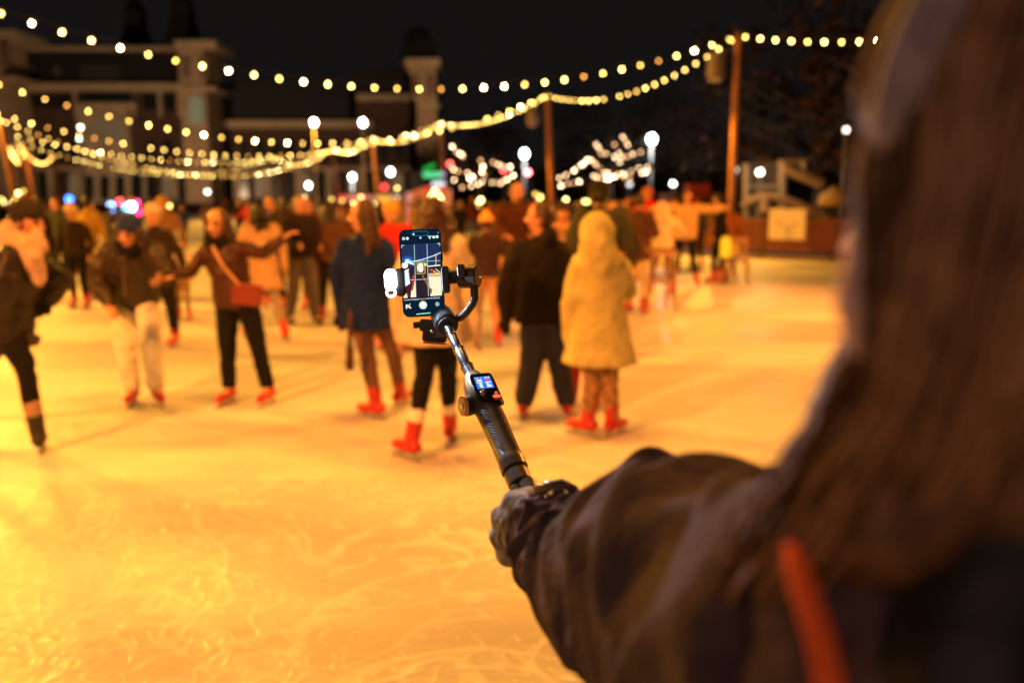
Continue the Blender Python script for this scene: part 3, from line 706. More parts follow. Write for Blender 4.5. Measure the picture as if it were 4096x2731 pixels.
# ------------------------------------------------------------------ people
SKIN = [mat('skin warm', (.62, .29, .17), .5, var=.06), mat('skin tan', (.42, .23, .14), .5, var=.06), mat('skin deep', (.20, .10, .06), .5, var=.06)]
eye_m = mat('eyes and brows', (.03, .02, .015), .3); lip_m = mat('lips', (.42, .12, .10), .5)
blade_m = mat('skate blade', (.5, .5, .52), .25, metal=1)
HAIR = {'black': mat('hair black', (.015, .012, .01), .45, var=.4, scale=30), 'brown': mat('hair brown', (.06, .028, .014), .45, var=.4, scale=30),
        'blond': mat('hair blond', (.35, .20, .08), .5, var=.3, scale=30), 'grey': mat('hair grey', (.3, .28, .26), .5, var=.2, scale=30)}
def fr(a, b, t): return a + (b - a) * t
def person(label, J, fwd, jacket, trousers, skin=0, head=('hair', 'brown'), boot=None, hem=None, flare=1.0, puff=0.0, vox=.011, s=1.0,
           wide=0.0, scarf=None, sock=None, gloves=None, extra=None, group=None, arms_r=1.0, cat='person'):
    fwd = Vector((fwd[0], fwd[1], 0)).normalized(); up = Vector((0, 0, 1))
    pel = J['pelvis']; base = Vector((pel.x, pel.y, 0))
    t = thing('person', base, label, cat, group)
    neck, hd = J['neck'], J['head']; sd = (J['shR'] - J['shL']); sd = sd.normalized(); ctr = (J['shL'] + J['shR']) / 2
    hip_s = (J['hipR'] - J['hipL']).normalized()
    hu = (hd - neck).normalized(); hu = (hu + up * .8).normalized(); hf = (fwd - hu * fwd.dot(hu)).normalized(); hs = hf.cross(hu)
    if 'look' in J:
        hf = (J['look'] - hu * J['look'].dot(hu)).normalized(); hs = hf.cross(hu)
    HM = Matrix((hs, hf, hu)).transposed()
    H = lambda x, y, z: hd + (hs * x + hf * y + hu * z) * s
    sk = MB()
    sk.ball(hd + hu * .015 * s, (.074 * s, .094 * s, .108 * s), HM, 18, 12); sk.ball(H(0, .022, -.055), (.052 * s, .064 * s, .06 * s), HM)
    sk.limb([H(0, .088, .012), H(0, .112, -.022)], [.010 * s, .015 * s])
    for e in (-1, 1): sk.ball(H(e * .075, -.005, -.01), (.012 * s, .02 * s, .03 * s), HM, 8, 6); sk.ball(H(e * .033, .082, -.025), .02 * s, None, 8, 6)
    sk.limb([H(0, -.01, -.06), neck, ctr], [.05 * s, .052 * s, .06 * s])
    back = (sd.cross(up)).normalized()
    def torso(mb, zs, prof, grow=0.0):
        rings = []
        for u, (a, b) in zip(zs, prof):
            c = ctr + (pel - ctr) * u; d = sd.lerp(hip_s, min(1, max(0, u))).normalized(); q = d.cross(pel - ctr).normalized()
            rings.append([c + d * ((a * s + grow) * math.cos(x)) + q * ((b * s + grow) * math.sin(x)) for x in [2 * math.pi * k / 20 for k in range(20)]])
        mb.loft(rings)
    torso(sk, (-.10, 0, .3, .65, 1.0, 1.16), ((.06, .05), (.155, .085), (.16, .105), (.13, .095), (.155, .11), (.13, .10)))
    def hand(mb, el, ha, g=0.0):
        d = (ha - el).normalized(); w = (hf - d * hf.dot(d))
        if w.length < .3: w = up - d * up.dot(d)
        w.normalize(); n = d.cross(w)
        M = Matrix((w, n, d)).transposed()
        mb.ball(ha + d * .045 * s, ((.036 + g) * s, (.017 + g) * s, .052 * s), M, 10, 8)
        for k, L in enumerate((.062, .074, .070, .052)):
            b = ha + (d * .082 + w * (.027 - .018 * k)) * s
            m_ = b + (d * L * .55 + n * .012) * s; e_ = b + (d * L * .9 + n * .034) * s
            mb.limb([b, m_, e_], [(.0098 + g) * s, (.0088 + g) * s, (.0075 + g) * s])
        b = ha + (d * .02 + w * .03) * s; mb.limb([b, b + (d * .035 + w * .022) * s, b + (d * .065 + w * .026) * s], [(.012 + g) * s, (.011 + g) * s, (.009 + g) * s])
    for e in 'LR':
        sk.limb([J['sh' + e], J['el' + e], J['ha' + e]], [.045 * s, .036 * s, .026 * s]); hand(sk, J['el' + e], J['ha' + e])
        sk.limb([J['hip' + e], J['kn' + e], J['an' + e]], [.082 * s, .055 * s, .04 * s])
        fd = J['fd' + e]; sk.limb([J['an' + e], J['an' + e] + fd * .12 * s + up * -.05 * s], [.04 * s, .03 * s])
    body = sk.build('body', SKIN[skin], t, True); body.data.materials.append(eye_m); body.data.materials.append(lip_m)
    ey = [H(x, .088, .006) - base for x in (-.032, .032)]; br = [H(x, .095, .03) - base for x in (-.034, .034)]; lp = H(0, .09, -.062) - base
    def post(me):
        idx = []
        for p in me.polygons:
            c = p.center; i = 0
            if min((c - q).length for q in ey) < .0145 * s: i = 1
            else:
                for q in br:
                    w = c - q
                    if abs(w.dot(hu)) < .006 * s and abs(w.dot(hs)) < .022 * s and w.length < .03 * s: i = 1
                w = c - lp
                if abs(w.dot(hu)) < .009 * s and abs(w.dot(hs)) < .026 * s and w.length < .035 * s: i = 2
            idx.append(i)
        me.polygons.foreach_set('material_index', idx)
    soft(body, vox, 2, post=post)
    # jacket
    jk = MB(); u_h = 1.12 if hem is None else hem
    pr = [(.07, .065), (.165, .10), (.185, .13), (.165, .125), (.185 * (1 + (flare - 1) * .4), .135 * (1 + (flare - 1) * .4)), (.19 * flare, .14 * flare)]
    torso(jk, (-.13, -.02, .28, .62, .62 + (u_h - .62) * .55, u_h), pr, puff)
    for e in 'LR':
        a, b, c = J['sh' + e], J['el' + e], J['ha' + e]
        q = (c - b).normalized()
        jk.limb([fr(a, ctr, .12), fr(a, b, .5), b, fr(b, c, .5), c + q * .01], [(.066 + puff) * s * arms_r, (.062 + puff) * s * arms_r, (.056 + puff) * s * arms_r, (.051 + puff) * s * arms_r, .043 * s * arms_r])
    jk.limb([ctr, neck - hu * .01], [.075 * s, .066 * s])
    kind = head[0]
    if kind == 'hood':
        jk.ball(hd - hf * .035 * s + hu * .015 * s, (.125 * s, .12 * s, .15 * s), HM, 18, 12); jk.limb([hd - hf * .045 * s, hd - hf * .05 * s - hu * .10 * s, ctr - hf * .04 * s], [.118 * s, .135 * s, .15 * s])
    if kind == 'hairhood': jk.ball(neck - hf * .07 * s, (.13 * s, .08 * s, .09 * s), HM)
    jo = jk.build('coat' if (hem or 0) > 1.3 else 'jacket', jacket, t, True); soft(jo, vox * 1.15, 3, .035 * s, .11)
    # trousers
    tr = MB()
    torso(tr, (.72, .95, 1.15), ((.135, .10), (.165, .12), (.15, .12)))
    for e in 'LR':
        a, b, c = J['hip' + e], J['kn' + e], J['an' + e]
        tr.limb([a, fr(a, b, .5), b, fr(b, c, .5), fr(b, c, .62 if sock else .93)], [.095 * s, (.085 + wide * .5) * s, (.066 + wide) * s, (.058 + wide) * s, (.052 + wide) * s])
    soft(tr.build('trousers', trousers, t, True), vox * 1.15, 2, .025 * s, .1)
    for e in 'LR':
        b, c, fd = J['kn' + e], J['an' + e], J['fd' + e]; q = (c - b).normalized()
        dn = (q - fd * q.dot(fd)).normalized(); sdv = fd.cross(dn).normalized()
        k = MB(); M = Matrix((sdv, fd, -dn)).transposed()
        k.limb([fr(b, c, .72), c, c + dn * .05 * s], [.058 * s, .052 * s, .05 * s])
        k.limb([c + dn * .045 * s - fd * .05 * s, c + dn * .055 * s + fd * .07 * s, c + dn * .065 * s + fd * .17 * s], [.043 * s, .045 * s, .034 * s])
        bo = k.build('skate', boot, t, True); soft(bo, vox, 2)
        bl = MB(); bl.box(c + dn * .128 * s + fd * .05 * s, (.006, .31 * s, .022), M); bl.box(c + dn * .108 * s - fd * .03 * s, (.02, .05, .03), M); bl.box(c + dn * .108 * s + fd * .12 * s, (.02, .05, .03), M)
        bl.build('blade', blade_m, bo)
        if vox < .014:
            lc = MB()
            for q_ in range(4):
                o_ = c + dn * (-.03 + .022 * q_) * s + fd * (.050 + .012 * q_ ** 1.2) * s
                lc.tube([o_ - sdv * .026 * s, o_ + fd * .008 * s, o_ + sdv * .026 * s], .0045, 5)
            lc.build('laces', mat('pale laces', (.6, .55, .5), .7), bo, True)
        if sock:
            k = MB(); k.limb([fr(b, c, .55), fr(b, c, .8)], [.058 * s, .056 * s]); soft(k.build('sock', sock, t, True), vox, 1)
    if gloves:
        for e in 'LR': g = MB(); hand(g, J['el' + e], J['ha' + e], .004); g.limb([J['ha' + e] - (J['ha' + e] - J['el' + e]).normalized() * .03, J['ha' + e] + (J['ha' + e] - J['el' + e]).normalized() * .03], [.034 * s, .034 * s]); soft(g.build('glove', gloves, t, True), .009, 1)
    # hair / hats
    if kind in ('hair', 'long', 'hat', 'hathair', 'hairhood'):
        hm = HAIR[head[1]] if kind != 'hat' and kind != 'hathair' else HAIR[head[2]]
        h = MB(); h.ball(H(0, -.022, .022), (.088 * s, .094 * s, .112 * s), HM, 18, 12)
        if kind in ('long', 'hathair'):
            for x in (-.078, -.045, 0, .045, .078):
                y = -.012 if abs(x) > .06 else -.075
                h.limb([H(x, y + .02, .03), H(x * 1.15, y, -.10), H(x * 1.25, y - .02, -.20), H(x * 1.2, y - .03 + .03 * abs(x) * 10, -.30 - rnd.uniform(0, .06))], [.045 * s, .042 * s, .036 * s, .018 * s])
        soft(h.build('hair', hm, t, True), vox, 1, .02 * s, .03)
    if kind in ('hat', 'hathair'):
        h = MB(); h.ball(H(0, -.014, .065), (.098 * s, .106 * s, .085 * s), HM, 18, 12); h.tube([H(0, -.012, .035), H(0, -.014, .07)], [(.10 * s, .108 * s)] * 2, 20, hs)
        if len(head) > 3: h.ball(H(0, -.02, .165), .04 * s)
        soft(h.build('hat', cloth('hat ' + str(head[1]), head[1]), t, True), vox, 1, .012, .03)
    if scarf:
        h = MB()
        for k in range(10):
            a = 2 * math.pi * k / 10; h.ball(neck + (hs * math.cos(a) * .085 + hf * math.sin(a) * .085) * s + hu * .01 * math.sin(3 * a), (.05 * s, .05 * s, .06 * s), HM, 10, 7)
        soft(h.build('scarf', scarf, t, True), vox, 2, .02, .05)
    if extra: extra(t, H, s, ctr, pel)
    return t
def setfoot(J, e, Y, toe=None, lift=False, fwd=None):
    a = J['an' + e]
    if toe is not None: d = toe - a; d.z = d.z if lift else 0
    else: d = Vector((fwd[0], fwd[1], 0))
    if lift: d.z += .06
    d = d.normalized(); J['fd' + e] = d
    if not lift: a.z = .142
def pose(Y, fwd, pts, lift='', look=None):
    J = {}
    for k, v in pts.items():
        J[k] = V(v[0], v[1], Y + (v[2] if len(v) > 2 else 0))
    for e in 'LR':
        setfoot(J, e, Y, J.get('to' + e), e in lift, fwd)
    if look: J['look'] = Vector((*look, 0)).normalized()
    return J
red_boot = mat('red skate plastic', (.52, .02, .015), .4, var=.15, spec=.5); blk_boot = mat('black skate boot', (.02, .018, .016), .45)
near = dict(vox=.011)
brown_dark = cloth('dark brown', (.028, .017, .012)); blackc = cloth('black', (.010, .009, .011)); navy = cloth('navy', (.008, .020, .11))
cream = cloth('cream', (.68, .52, .38)); whitec = cloth('off white', (.86, .80, .72)); olive = cloth('olive', (.05, .05, .028)); mustard = cloth('mustard', (.52, .45, .19)); tan = cloth('tan', (.26, .15, .08))
redc = cloth('red', (.55, .03, .02)); jean = cloth('denim', (.09, .10, .15)); rust = cloth('rust', (.22, .04, .015)); greyc = cloth('grey', (.12, .11, .11)); peach = cloth('peach', (.55, .28, .17)); brownc = cloth('brown', (.10, .045, .024))
orangec = cloth('orange', (.75, .25, .05)); wine = cloth('wine', (.14, .02, .02)); beige = cloth('beige', (.36, .23, .15)); pinkc = cloth('pink', (.6, .25, .25)); greenc = cloth('forest', (.04, .08, .035))
# 1 bending man at the left edge
J = pose(5.66, (1, -.15), dict(head=(112, 885), neck=(80, 965), shL=(45, 1030, -.17), shR=(120, 1010, .19), elL=(0, 1185, -.24), haL=(-15, 1310, -.15), elR=(245, 1120, .2), haR=(190, 1205, .1),
    pelvis=(28, 1300), hipL=(30, 1325, -.09), hipR=(20, 1320, .09), knL=(98, 1460, -.1), anL=(148, 1700, -.05), toL=(185, 1740, .28), knR=(-60, 1440, .25), anR=(-210, 1560, .4), toR=(-150, 1650, .4)), 'R')
def purse(t, H, s, ctr, pel):
    a = MB(); a.box(V(118, 1352, 5.6), (.13, .05, .07), Matrix.Rotation(.4, 3, 'Y'), .015); a.build('belt_pouch', mat('pouch', (.03, .025, .02), .4), t)
    h = MB(); c = V(88, 950, 5.62)
    h.limb([V(30, 945, 5.6), V(80, 985, 5.55), V(130, 1040, 5.55), V(158, 1120, 5.58)], [.075, .085, .07, .045]); h.ball(V(60, 925, 5.66), (.10, .11, .09))
    h.limb([V(150, 940, 5.6), V(165, 985, 5.6)], [.045, .045])
    soft(h.build('scarf', cloth('blush', (.55, .36, .27)), t, True), .012, 2, .03, .07)
person('bending man in dark jacket and beige scarf at the left edge, on one black skate', J, (1, -.15), shell('dark umber', (.016, .010, .009)), blackc, head=('hat', (.03, .022, .016), 'black'), boot=blk_boot, hem=1.25, puff=.03, extra=purse, gloves=blackc, sock=cloth('sock', (.4, .25, .18)), **near)
# 2 woman in white trousers
J = pose(7.0, (-.05, -1), dict(head=(517, 930, -.22), neck=(525, 985, -.14), shL=(422, 1012, -.08), shR=(628, 1003, -.08), elL=(398, 1130, -.1), haL=(440, 1215, -.25), elR=(672, 1085, -.12), haR=(648, 1108, -.24),
    pelvis=(535, 1185, .12), hipL=(492, 1205, .1), hipR=(582, 1205, .1), knL=(500, 1378, -.12), anL=(532, 1550, .0), toL=(498, 1600, -.25), knR=(606, 1381, -.12), anR=(625, 1550, 0), toR=(655, 1608, -.25)))
def trim2(t, H, s, ctr, pel):
    a = MB()
    a.tube([ctr + Vector((.02, -.15, .05)), ctr + Vector((.01, -.19, -.15)), ctr + Vector((.0, -.18, -.35))], .008, 6); a.build('zip', mat('zip', (.25, .2, .15), .3, metal=.8), t)
person('woman in white trousers, padded dark jacket and dark blue hat, holding hands with her neighbour', J, (-.05, -1), shell('padded umber', (.034, .020, .013)), whitec, head=('hathair', (.02, .035, .14), 'brown'), boot=red_boot, puff=.035, wide=.022, scarf=blackc, extra=trim2, **near)
# 3 woman waving
J = pose(7.0, (-.2, -1), dict(head=(872, 895, -.05), neck=(880, 962), shL=(822, 992), shR=(955, 990), elL=(760, 1085, -.1), haL=(698, 1104, -.2), elR=(1050, 1015, -.1), haR=(1132, 955, -.15),
    pelvis=(945, 1205), hipL=(908, 1220), hipR=(992, 1220), knL=(909, 1388, -.05), anL=(917, 1560), knR=(1030, 1380, -.05), anR=(1072, 1545)))
def bag3(t, H, s, ctr, pel):
    a = MB(); a.box(V(990, 1178, 6.83), (.24, .07, .17), Matrix.Rotation(.1, 3, 'Y'), .03); b = a.build('handbag', mat('wine leather', (.22, .035, .02), .4, coat=.3), t)
    c = MB(); c.tube([V(850, 985, 6.86), V(890, 1060, 6.80), V(940, 1120, 6.80), V(965, 1150, 6.81)], .012, 6); c.build('strap', mat('tan strap', (.6, .3, .15), .5), b)
person('woman with long brown hair and black trousers waving, dark red handbag at her hip', J, (-.2, -1), shell('leather brown', (.050, .014, .008)), blackc, head=('long', 'brown'), boot=red_boot, scarf=blackc, extra=bag3, wide=.008, **near)
# 4 man in grey hat
J = pose(9.8, (0, -1), dict(head=(612, 862), neck=(618, 912), shL=(566, 940), shR=(668, 938), elL=(545, 1025), haL=(555, 1105, -.1), elR=(716, 1010), haR=(735, 1080, -.15),
    pelvis=(640, 1105), hipL=(612, 1120), hipR=(664, 1120), knL=(610, 1250), anL=(596, 1370), knR=(690, 1245, -.1), anR=(702, 1368)))
person('man in pale knitted hat and dark coat gliding behind the woman in white trousers', J, (0, -1), brown_dark, blackc, head=('hat', (.62, .52, .42), 'grey'), boot=red_boot, hem=1.3, vox=.013)
# 5 navy coat
J = pose(6.5, (-.55, .8), dict(head=(1452, 868), neck=(1456, 938), shL=(1370, 985, -.05), shR=(1545, 985, .05), elL=(1345, 1130), haL=(1362, 1255, .05), elR=(1588, 1120), haR=(1568, 1235, .1),
    pelvis=(1468, 1215), hipL=(1432, 1235), hipR=(1515, 1235), knL=(1470, 1420), anL=(1503, 1600), toL=(1430, 1660, .1), knR=(1572, 1400, .15), anR=(1600, 1545, .4), toR=(1640, 1590, .55)), look=(-.9, -.2))
def tassel(t, H, s, ctr, pel):
    a = MB(); a.tube([V(1400, 1240, 6.29), V(1398, 1310, 6.28), V(1400, 1390, 6.3)], [.012, .014, .02], 8)
    for k in range(6): a.tube([V(1388 + 5 * k, 1390, 6.3), V(1386 + 5 * k, 1480, 6.3)], .008, 5)
    a.build('hanging_scarf', cloth('plum', (.10, .04, .04)), t, True)
person('skater in a long navy coat with a tasselled scarf, left of the phone lamp', J, (-.55, .8), navy, cloth('grey leggings', (.17, .09, .07)), head=('long', 'brown'), boot=red_boot, hem=1.42, flare=1.15, extra=tassel, gloves=blackc, **near)
# 6 cream coat behind the phone
J = pose(5.45, (-.15, 1), dict(head=(1735, 872), neck=(1736, 945), shL=(1645, 990), shR=(1832, 985), elL=(1602, 1180), haL=(1600, 1345, .05), elR=(1882, 1165), haR=(1900, 1330, .05),
    pelvis=(1740, 1270), hipL=(1698, 1300), hipR=(1785, 1300), knL=(1700, 1484), anL=(1648, 1740), toL=(1590, 1800, .12), knR=(1790, 1500, .2), anR=(1800, 1680, .38), toR=(1822, 1720, .7)))
person('skater in a cream coat, black leggings and white socks directly behind the phone', J, (-.15, 1), cream, blackc, head=('long', 'brown'), boot=red_boot, hem=1.36, flare=1.2, sock=whitec, puff=.01, **near)
# 7 black hooded jacket
J = pose(6.5, (.0, 1), dict(head=(2160, 872), neck=(2160, 950), shL=(2078, 1010), shR=(2243, 1010), elL=(2028, 1150), haL=(2025, 1270, .05), elR=(2285, 1150), haR=(2292, 1260, .05),
    pelvis=(2172, 1260), hipL=(2130, 1280), hipR=(2222, 1280), knL=(2126, 1450), anL=(2096, 1620), toL=(2098, 1640, .3), knR=(2238, 1450), anR=(2265, 1620), toR=(2268, 1640, .3)), look=(-1, .1))
person('broad man in black hooded jacket seen from behind, beside the yellow coat', J, (0, 1), cloth('near black', (.011, .008, .008)), cloth('dark jeans', (.045, .045, .075)), head=('hairhood', 'brown'), boot=red_boot, puff=.035, wide=.03, gloves=blackc, **near)
# 8 yellow hooded coat
J = pose(6.0, (.05, 1), dict(head=(2387, 940), neck=(2390, 1012), shL=(2318, 1058), shR=(2470, 1050), elL=(2285, 1215), haL=(2278, 1360, .05), elR=(2512, 1165, .1), haR=(2498, 1060, .35),
    pelvis=(2398, 1300), hipL=(2360, 1320), hipR=(2440, 1320), knL=(2368, 1520), anL=(2352, 1680), toL=(2290, 1740, .1), knR=(2440, 1510), anR=(2448, 1670), toR=(2490, 1735, .12)))
leop = mat('leopard print', (.30, .16, .08), .8, var=.7, scale=26)
person('person in a long mustard yellow hooded coat, patterned leggings and red skates', J, (.05, 1), mustard, leop, head=('hood',), boot=red_boot, hem=1.62, flare=1.35, puff=.015, gloves=cloth('red glove', (.4, .06, .03)), **near)

def stand(px, Y, h, face, arms='down', stride=.0, lean=0.0, footpy=None):
    s = h / 1.74; x = gz(px, Y); f = Vector((-math.sin(R(face)), math.cos(R(face)), 0)); r = Vector((f.y, -f.x, 0)); o = Vector((x, Y, 0)); u = Vector((0, 0, 1))
    g = random.Random(int(px * 7 + Y * 31)); j = lambda a: g.uniform(-a, a)
    def p(a, b, c): return o + (r * a + f * (b + lean * max(0, c - .95)) + u * c) * s
    J = dict(head=p(0, .02, 1.62), neck=p(0, 0, 1.50), shL=p(-.19, 0, 1.43), shR=p(.19, 0, 1.43), pelvis=p(0, 0, .98), hipL=p(-.09, 0, .95), hipR=p(.09, 0, .95))
    J['knL'] = p(-.11, .05 + stride * .3, .53); J['knR'] = p(.11, .07 - stride * .3, .53)
    J['anL'] = p(-.13 - abs(stride) * .1, stride * .5, .142); J['anR'] = p(.13 + abs(stride) * .1, -stride * .5, .142)
    A = {'down': ((.27, .0, 1.15), (.26, .08, .92)), 'out': ((.45, .02, 1.40), (.68, .05, 1.42)), 'wide': ((.38, .0, 1.22), (.55, .1, 1.10)), 'front': ((.25, .08, 1.16), (.15, .30, 1.10)), 'phone': ((.25, .12, 1.22), (.10, .28, 1.42))}[arms]
    for e, q in (('L', -1), ('R', 1)):
        a = A if (e == 'R' or arms != 'phone') else ((.27, .0, 1.15), (.26, .08, .92))
        (a1, b1, c1), (a2, b2, c2) = a
        J['el' + e] = p(q * (a1 + j(.02)), b1 + j(.04), c1 + j(.03)); J['ha' + e] = p(q * (a2 + j(.03)), b2 + j(.05), c2 + j(.04))
        J['fd' + e] = f.copy(); J['an' + e].z = .142 * s
    return J, (f.x, f.y), s
CG = 'skaters crowding the far ice'
def crowd(px, Y, h, face, jacket, tr, head, label, arms='down', stride=.15, lean=.1, group=CG, vox=.022, **k):
    J, f, s = stand(px, Y, h, face, arms, stride, lean)
    person(label, J, f, jacket, tr, head=head, boot=k.pop('boot', red_boot), s=s, vox=vox, group=group, **k)
crowd(2345, 6.85, 1.12, 0, redc, redc, ('hat', (.5, .05, .03), 'brown'), 'small child all in red hidden behind the mustard yellow coat', vox=.012, group=None)
crowd(2728, 16.9, 1.84, 180, cloth('yellow shell', (.66, .44, .18)), blackc, ('hair', 'brown'), 'skater in pale yellow jacket with both arms stretched out sideways', 'out', .5, puff=.03, hem=1.25, vox=.016)
crowd(2640, 15.2, 1.62, 20, cloth('ivory', (.72, .55, .32)), brownc, ('hood',), 'skater in ivory hooded jacket, back turned, left of the outstretched one', 'wide', .3, hem=1.2, vox=.016, puff=.03)
crowd(2868, 17.2, 1.80, 60, blackc, blackc, ('hair', 'black'), 'slim person all in black beside the amber lamps', vox=.016, puff=-.01)
crowd(2893, 18.4, 1.66, 180, orangec, brownc, ('hair', 'brown'), 'person in orange jacket half behind the slim person in black', vox=.018)
crowd(2538, 12.6, 1.78, 330, brownc, cream, ('hair', 'brown'), 'skater in brown coat and cream trousers behind the slatted chair', 'front', hem=1.45, vox=.015)
crowd(2572, 17.5, 1.9, 180, redc, wine, ('hat', (.6, .2, .05), 'brown'), 'tall person with orange hat and red scarf behind the brown coat', vox=.018, scarf=cloth('bright red scarf', (.7, .02, .02)))
crowd(2470, 10.8, 1.68, 130, brown_dark, jean, ('hair', 'brown'), 'person in dark coat facing left, just right of the mustard hood', vox=.015)
crowd(2395, 8.6, 1.86, 10, olive, blackc, ('hat', (.02, .015, .012), 'black'), 'tall man in black brimmed hat towering behind the mustard hood', vox=.013, puff=.03)
crowd(2252, 10.2, 1.66, 170, peach, cloth('sand trousers', (.5, .3, .18)), ('hat', (.05, .035, .03), 'brown'), 'woman in peach jacket between the black jacket and the mustard coat', 'phone', vox=.014)
crowd(2062, 11.2, 1.92, 190, cloth('chestnut', (.08, .026, .014)), peach, ('hair', 'black'), 'tall man in chestnut jacket and peach trousers left of the black hooded jacket', 'front', .4, vox=.014, puff=.02)
crowd(1948, 9.8, 1.52, 5, cloth('dark plum', (.05, .025, .03)), peach, ('hat', (.85, .42, .10), 'brown', 1), 'child in bright orange bobble hat right of the phone', vox=.013)
crowd(1570, 9.6, 1.66, 200, redc, tan, ('hat', (.75, .35, .06), 'blond'), 'person in bright red jacket and orange hat between the navy coat and the phone', 'wide', vox=.013, puff=.02)
crowd(1335, 11.6, 1.64, 20, brownc, brown_dark, ('long', 'black'), 'long haired skater in brown jacket left of the navy coat', vox=.015, puff=.02)
crowd(1214, 11.4, 1.74, 215, cloth('charcoal brown', (.022, .014, .014)), cloth('slate jeans', (.12, .10, .11)), ('hair', 'grey'), 'man in charcoal jacket and slate jeans right of the waving hand', 'front', .2, vox=.015, wide=.02, boot=blk_boot)
crowd(1262, 13.0, 1.72, 170, wine, brownc, ('hair', 'black'), 'dark haired person in wine red jacket behind the man in charcoal', vox=.018)
crowd(1066, 10.3, 1.66, 30, cloth('camel', (.50, .31, .17)), cloth('pale leggings', (.35, .26, .22)), ('long', 'black'), 'woman in camel coat behind the waving woman', hem=1.75, flare=1.3, vox=.014, scarf=blackc, stride=.5)
crowd(1110, 13.2, 1.74, 185, olive, blackc, ('hair', 'black'), 'black haired man in olive jacket behind the camel coat', vox=.018)
crowd(690, 15.0, 1.72, 190, tan, jean, ('hat', (.5, .3, .05), 'blond'), 'person in tan jacket with mustard hat right of the man in the pale hat', vox=.018)
crowd(745, 12.0, 1.10, 180, cream, tan, ('hat', (.75, .55, .3), 'brown'), 'small child in cream snowsuit between the man in the pale hat and the waving woman', vox=.015, puff=.04)
crowd(338, 13.2, 1.60, 180, brown_dark, blackc, ('hat', (.70, .55, .32), 'brown', 1), 'person in big cream fluffy hat left of the woman in the dark blue hat', vox=.016)
crowd(384, 14.4, 1.74, 350, cloth('ochre', (.42, .25, .04)), brownc, ('hair', 'black'), 'dark haired person in ochre coat behind the shoulder of the woman in white trousers', vox=.018, hem=1.5)
crowd(279, 17.0, 1.70, 175, olive, blackc, ('hair', 'brown'), 'person in olive jacket left of the cream fluffy hat', vox=.02)
crowd(225, 14.5, 1.72, 120, brown_dark, blackc, ('hair', 'black'), 'skater in dark jacket just right of the bending man', 'front', vox=.018)
crowd(160, 19.0, 1.75, 180, rust, jean, ('hat', (.45, .05, .03), 'brown'), 'skater in rust jacket and red hat behind the beige scarf', vox=.02)
crowd(350, 19.5, 1.20, 180, redc, tan, ('hat', (.6, .1, .1), 'brown'), 'little child in red right under the cream fluffy hat', vox=.02)
# the far crowd: every one differs in clothes
jk = [('rust', rust), ('brown', brownc), ('black', blackc), ('grey', greyc), ('peach', peach), ('wine red', wine), ('tan', tan), ('dark green', greenc), ('orange', orangec), ('beige', beige), ('navy', navy), ('red', redc), ('black', blackc), ('dark brown', brown_dark), ('charcoal', greyc), ('black', blackc), ('plum', cloth('plum', (.10, .04, .04))), ('dark brown', brown_dark)]
hts = [('red', (.5, .04, .03)), ('white', (.7, .6, .5)), ('black', (.02, .02, .02)), ('orange', (.7, .25, .05)), ('grey', (.25, .22, .2)), None, None, None]
xs = [190, 420, 470, 560, 700, 765, 985, 1025, 1160, 1190, 1245, 1380, 1500, 1530, 1625, 1665, 1780, 1850, 1885, 1985, 2010, 2120, 2225, 2290, 2440, 2505, 2680, 2780, 125, 60, 1350, 1140, 940, 850, 1590, 1960, 2090]
zone = [(400, 'the left'), (820, 'behind the pair holding hands'), (1300, 'behind the waving hand'), (1700, 'behind the navy coat'), (2050, 'right of the phone'), (2330, 'around the second pole'), (9999, 'towards the right boards')]
used = set()
g = random.Random(5)
pole_x = lambda Y: 5.4 + (Y - 25.4) * -.42
for i, px in enumerate(xs):
    Y = g.uniform(21, 38); 
    if gz(px, Y) > pole_x(Y) - .8: Y = g.uniform(18, 22)
    zt = [b for a, b in zone if px < a][0]
    while True:
        a = g.choice(jk); b = g.choice(hts); key = (a[0], b and b[0], zt)
        if key not in used: used.add(key); break
    f = g.choice((170, 190, 10, 350, 90, 270, 200, 150))
    hair = g.choice(('black', 'brown', 'brown', 'blond'))
    crowd(px + g.uniform(-10, 10), Y, g.uniform(1.50, 1.70), f, a[1], g.choice((blackc, jean, brown_dark, greyc)), ('hat', b[1], hair) if b else (g.choice(('hair', 'long')), hair),
          'far skater in %s jacket %s, %s%s' % (a[0], ('with %s hat' % b[0]) if b else 'bareheaded', '' if zt[0] in 'brta' and 'the left' not in zt else 'at ', zt), g.choice(('down', 'front', 'wide', 'down')), g.uniform(-.3, .4), vox=.026, skin=g.choice((0, 0, 1)))
flush()

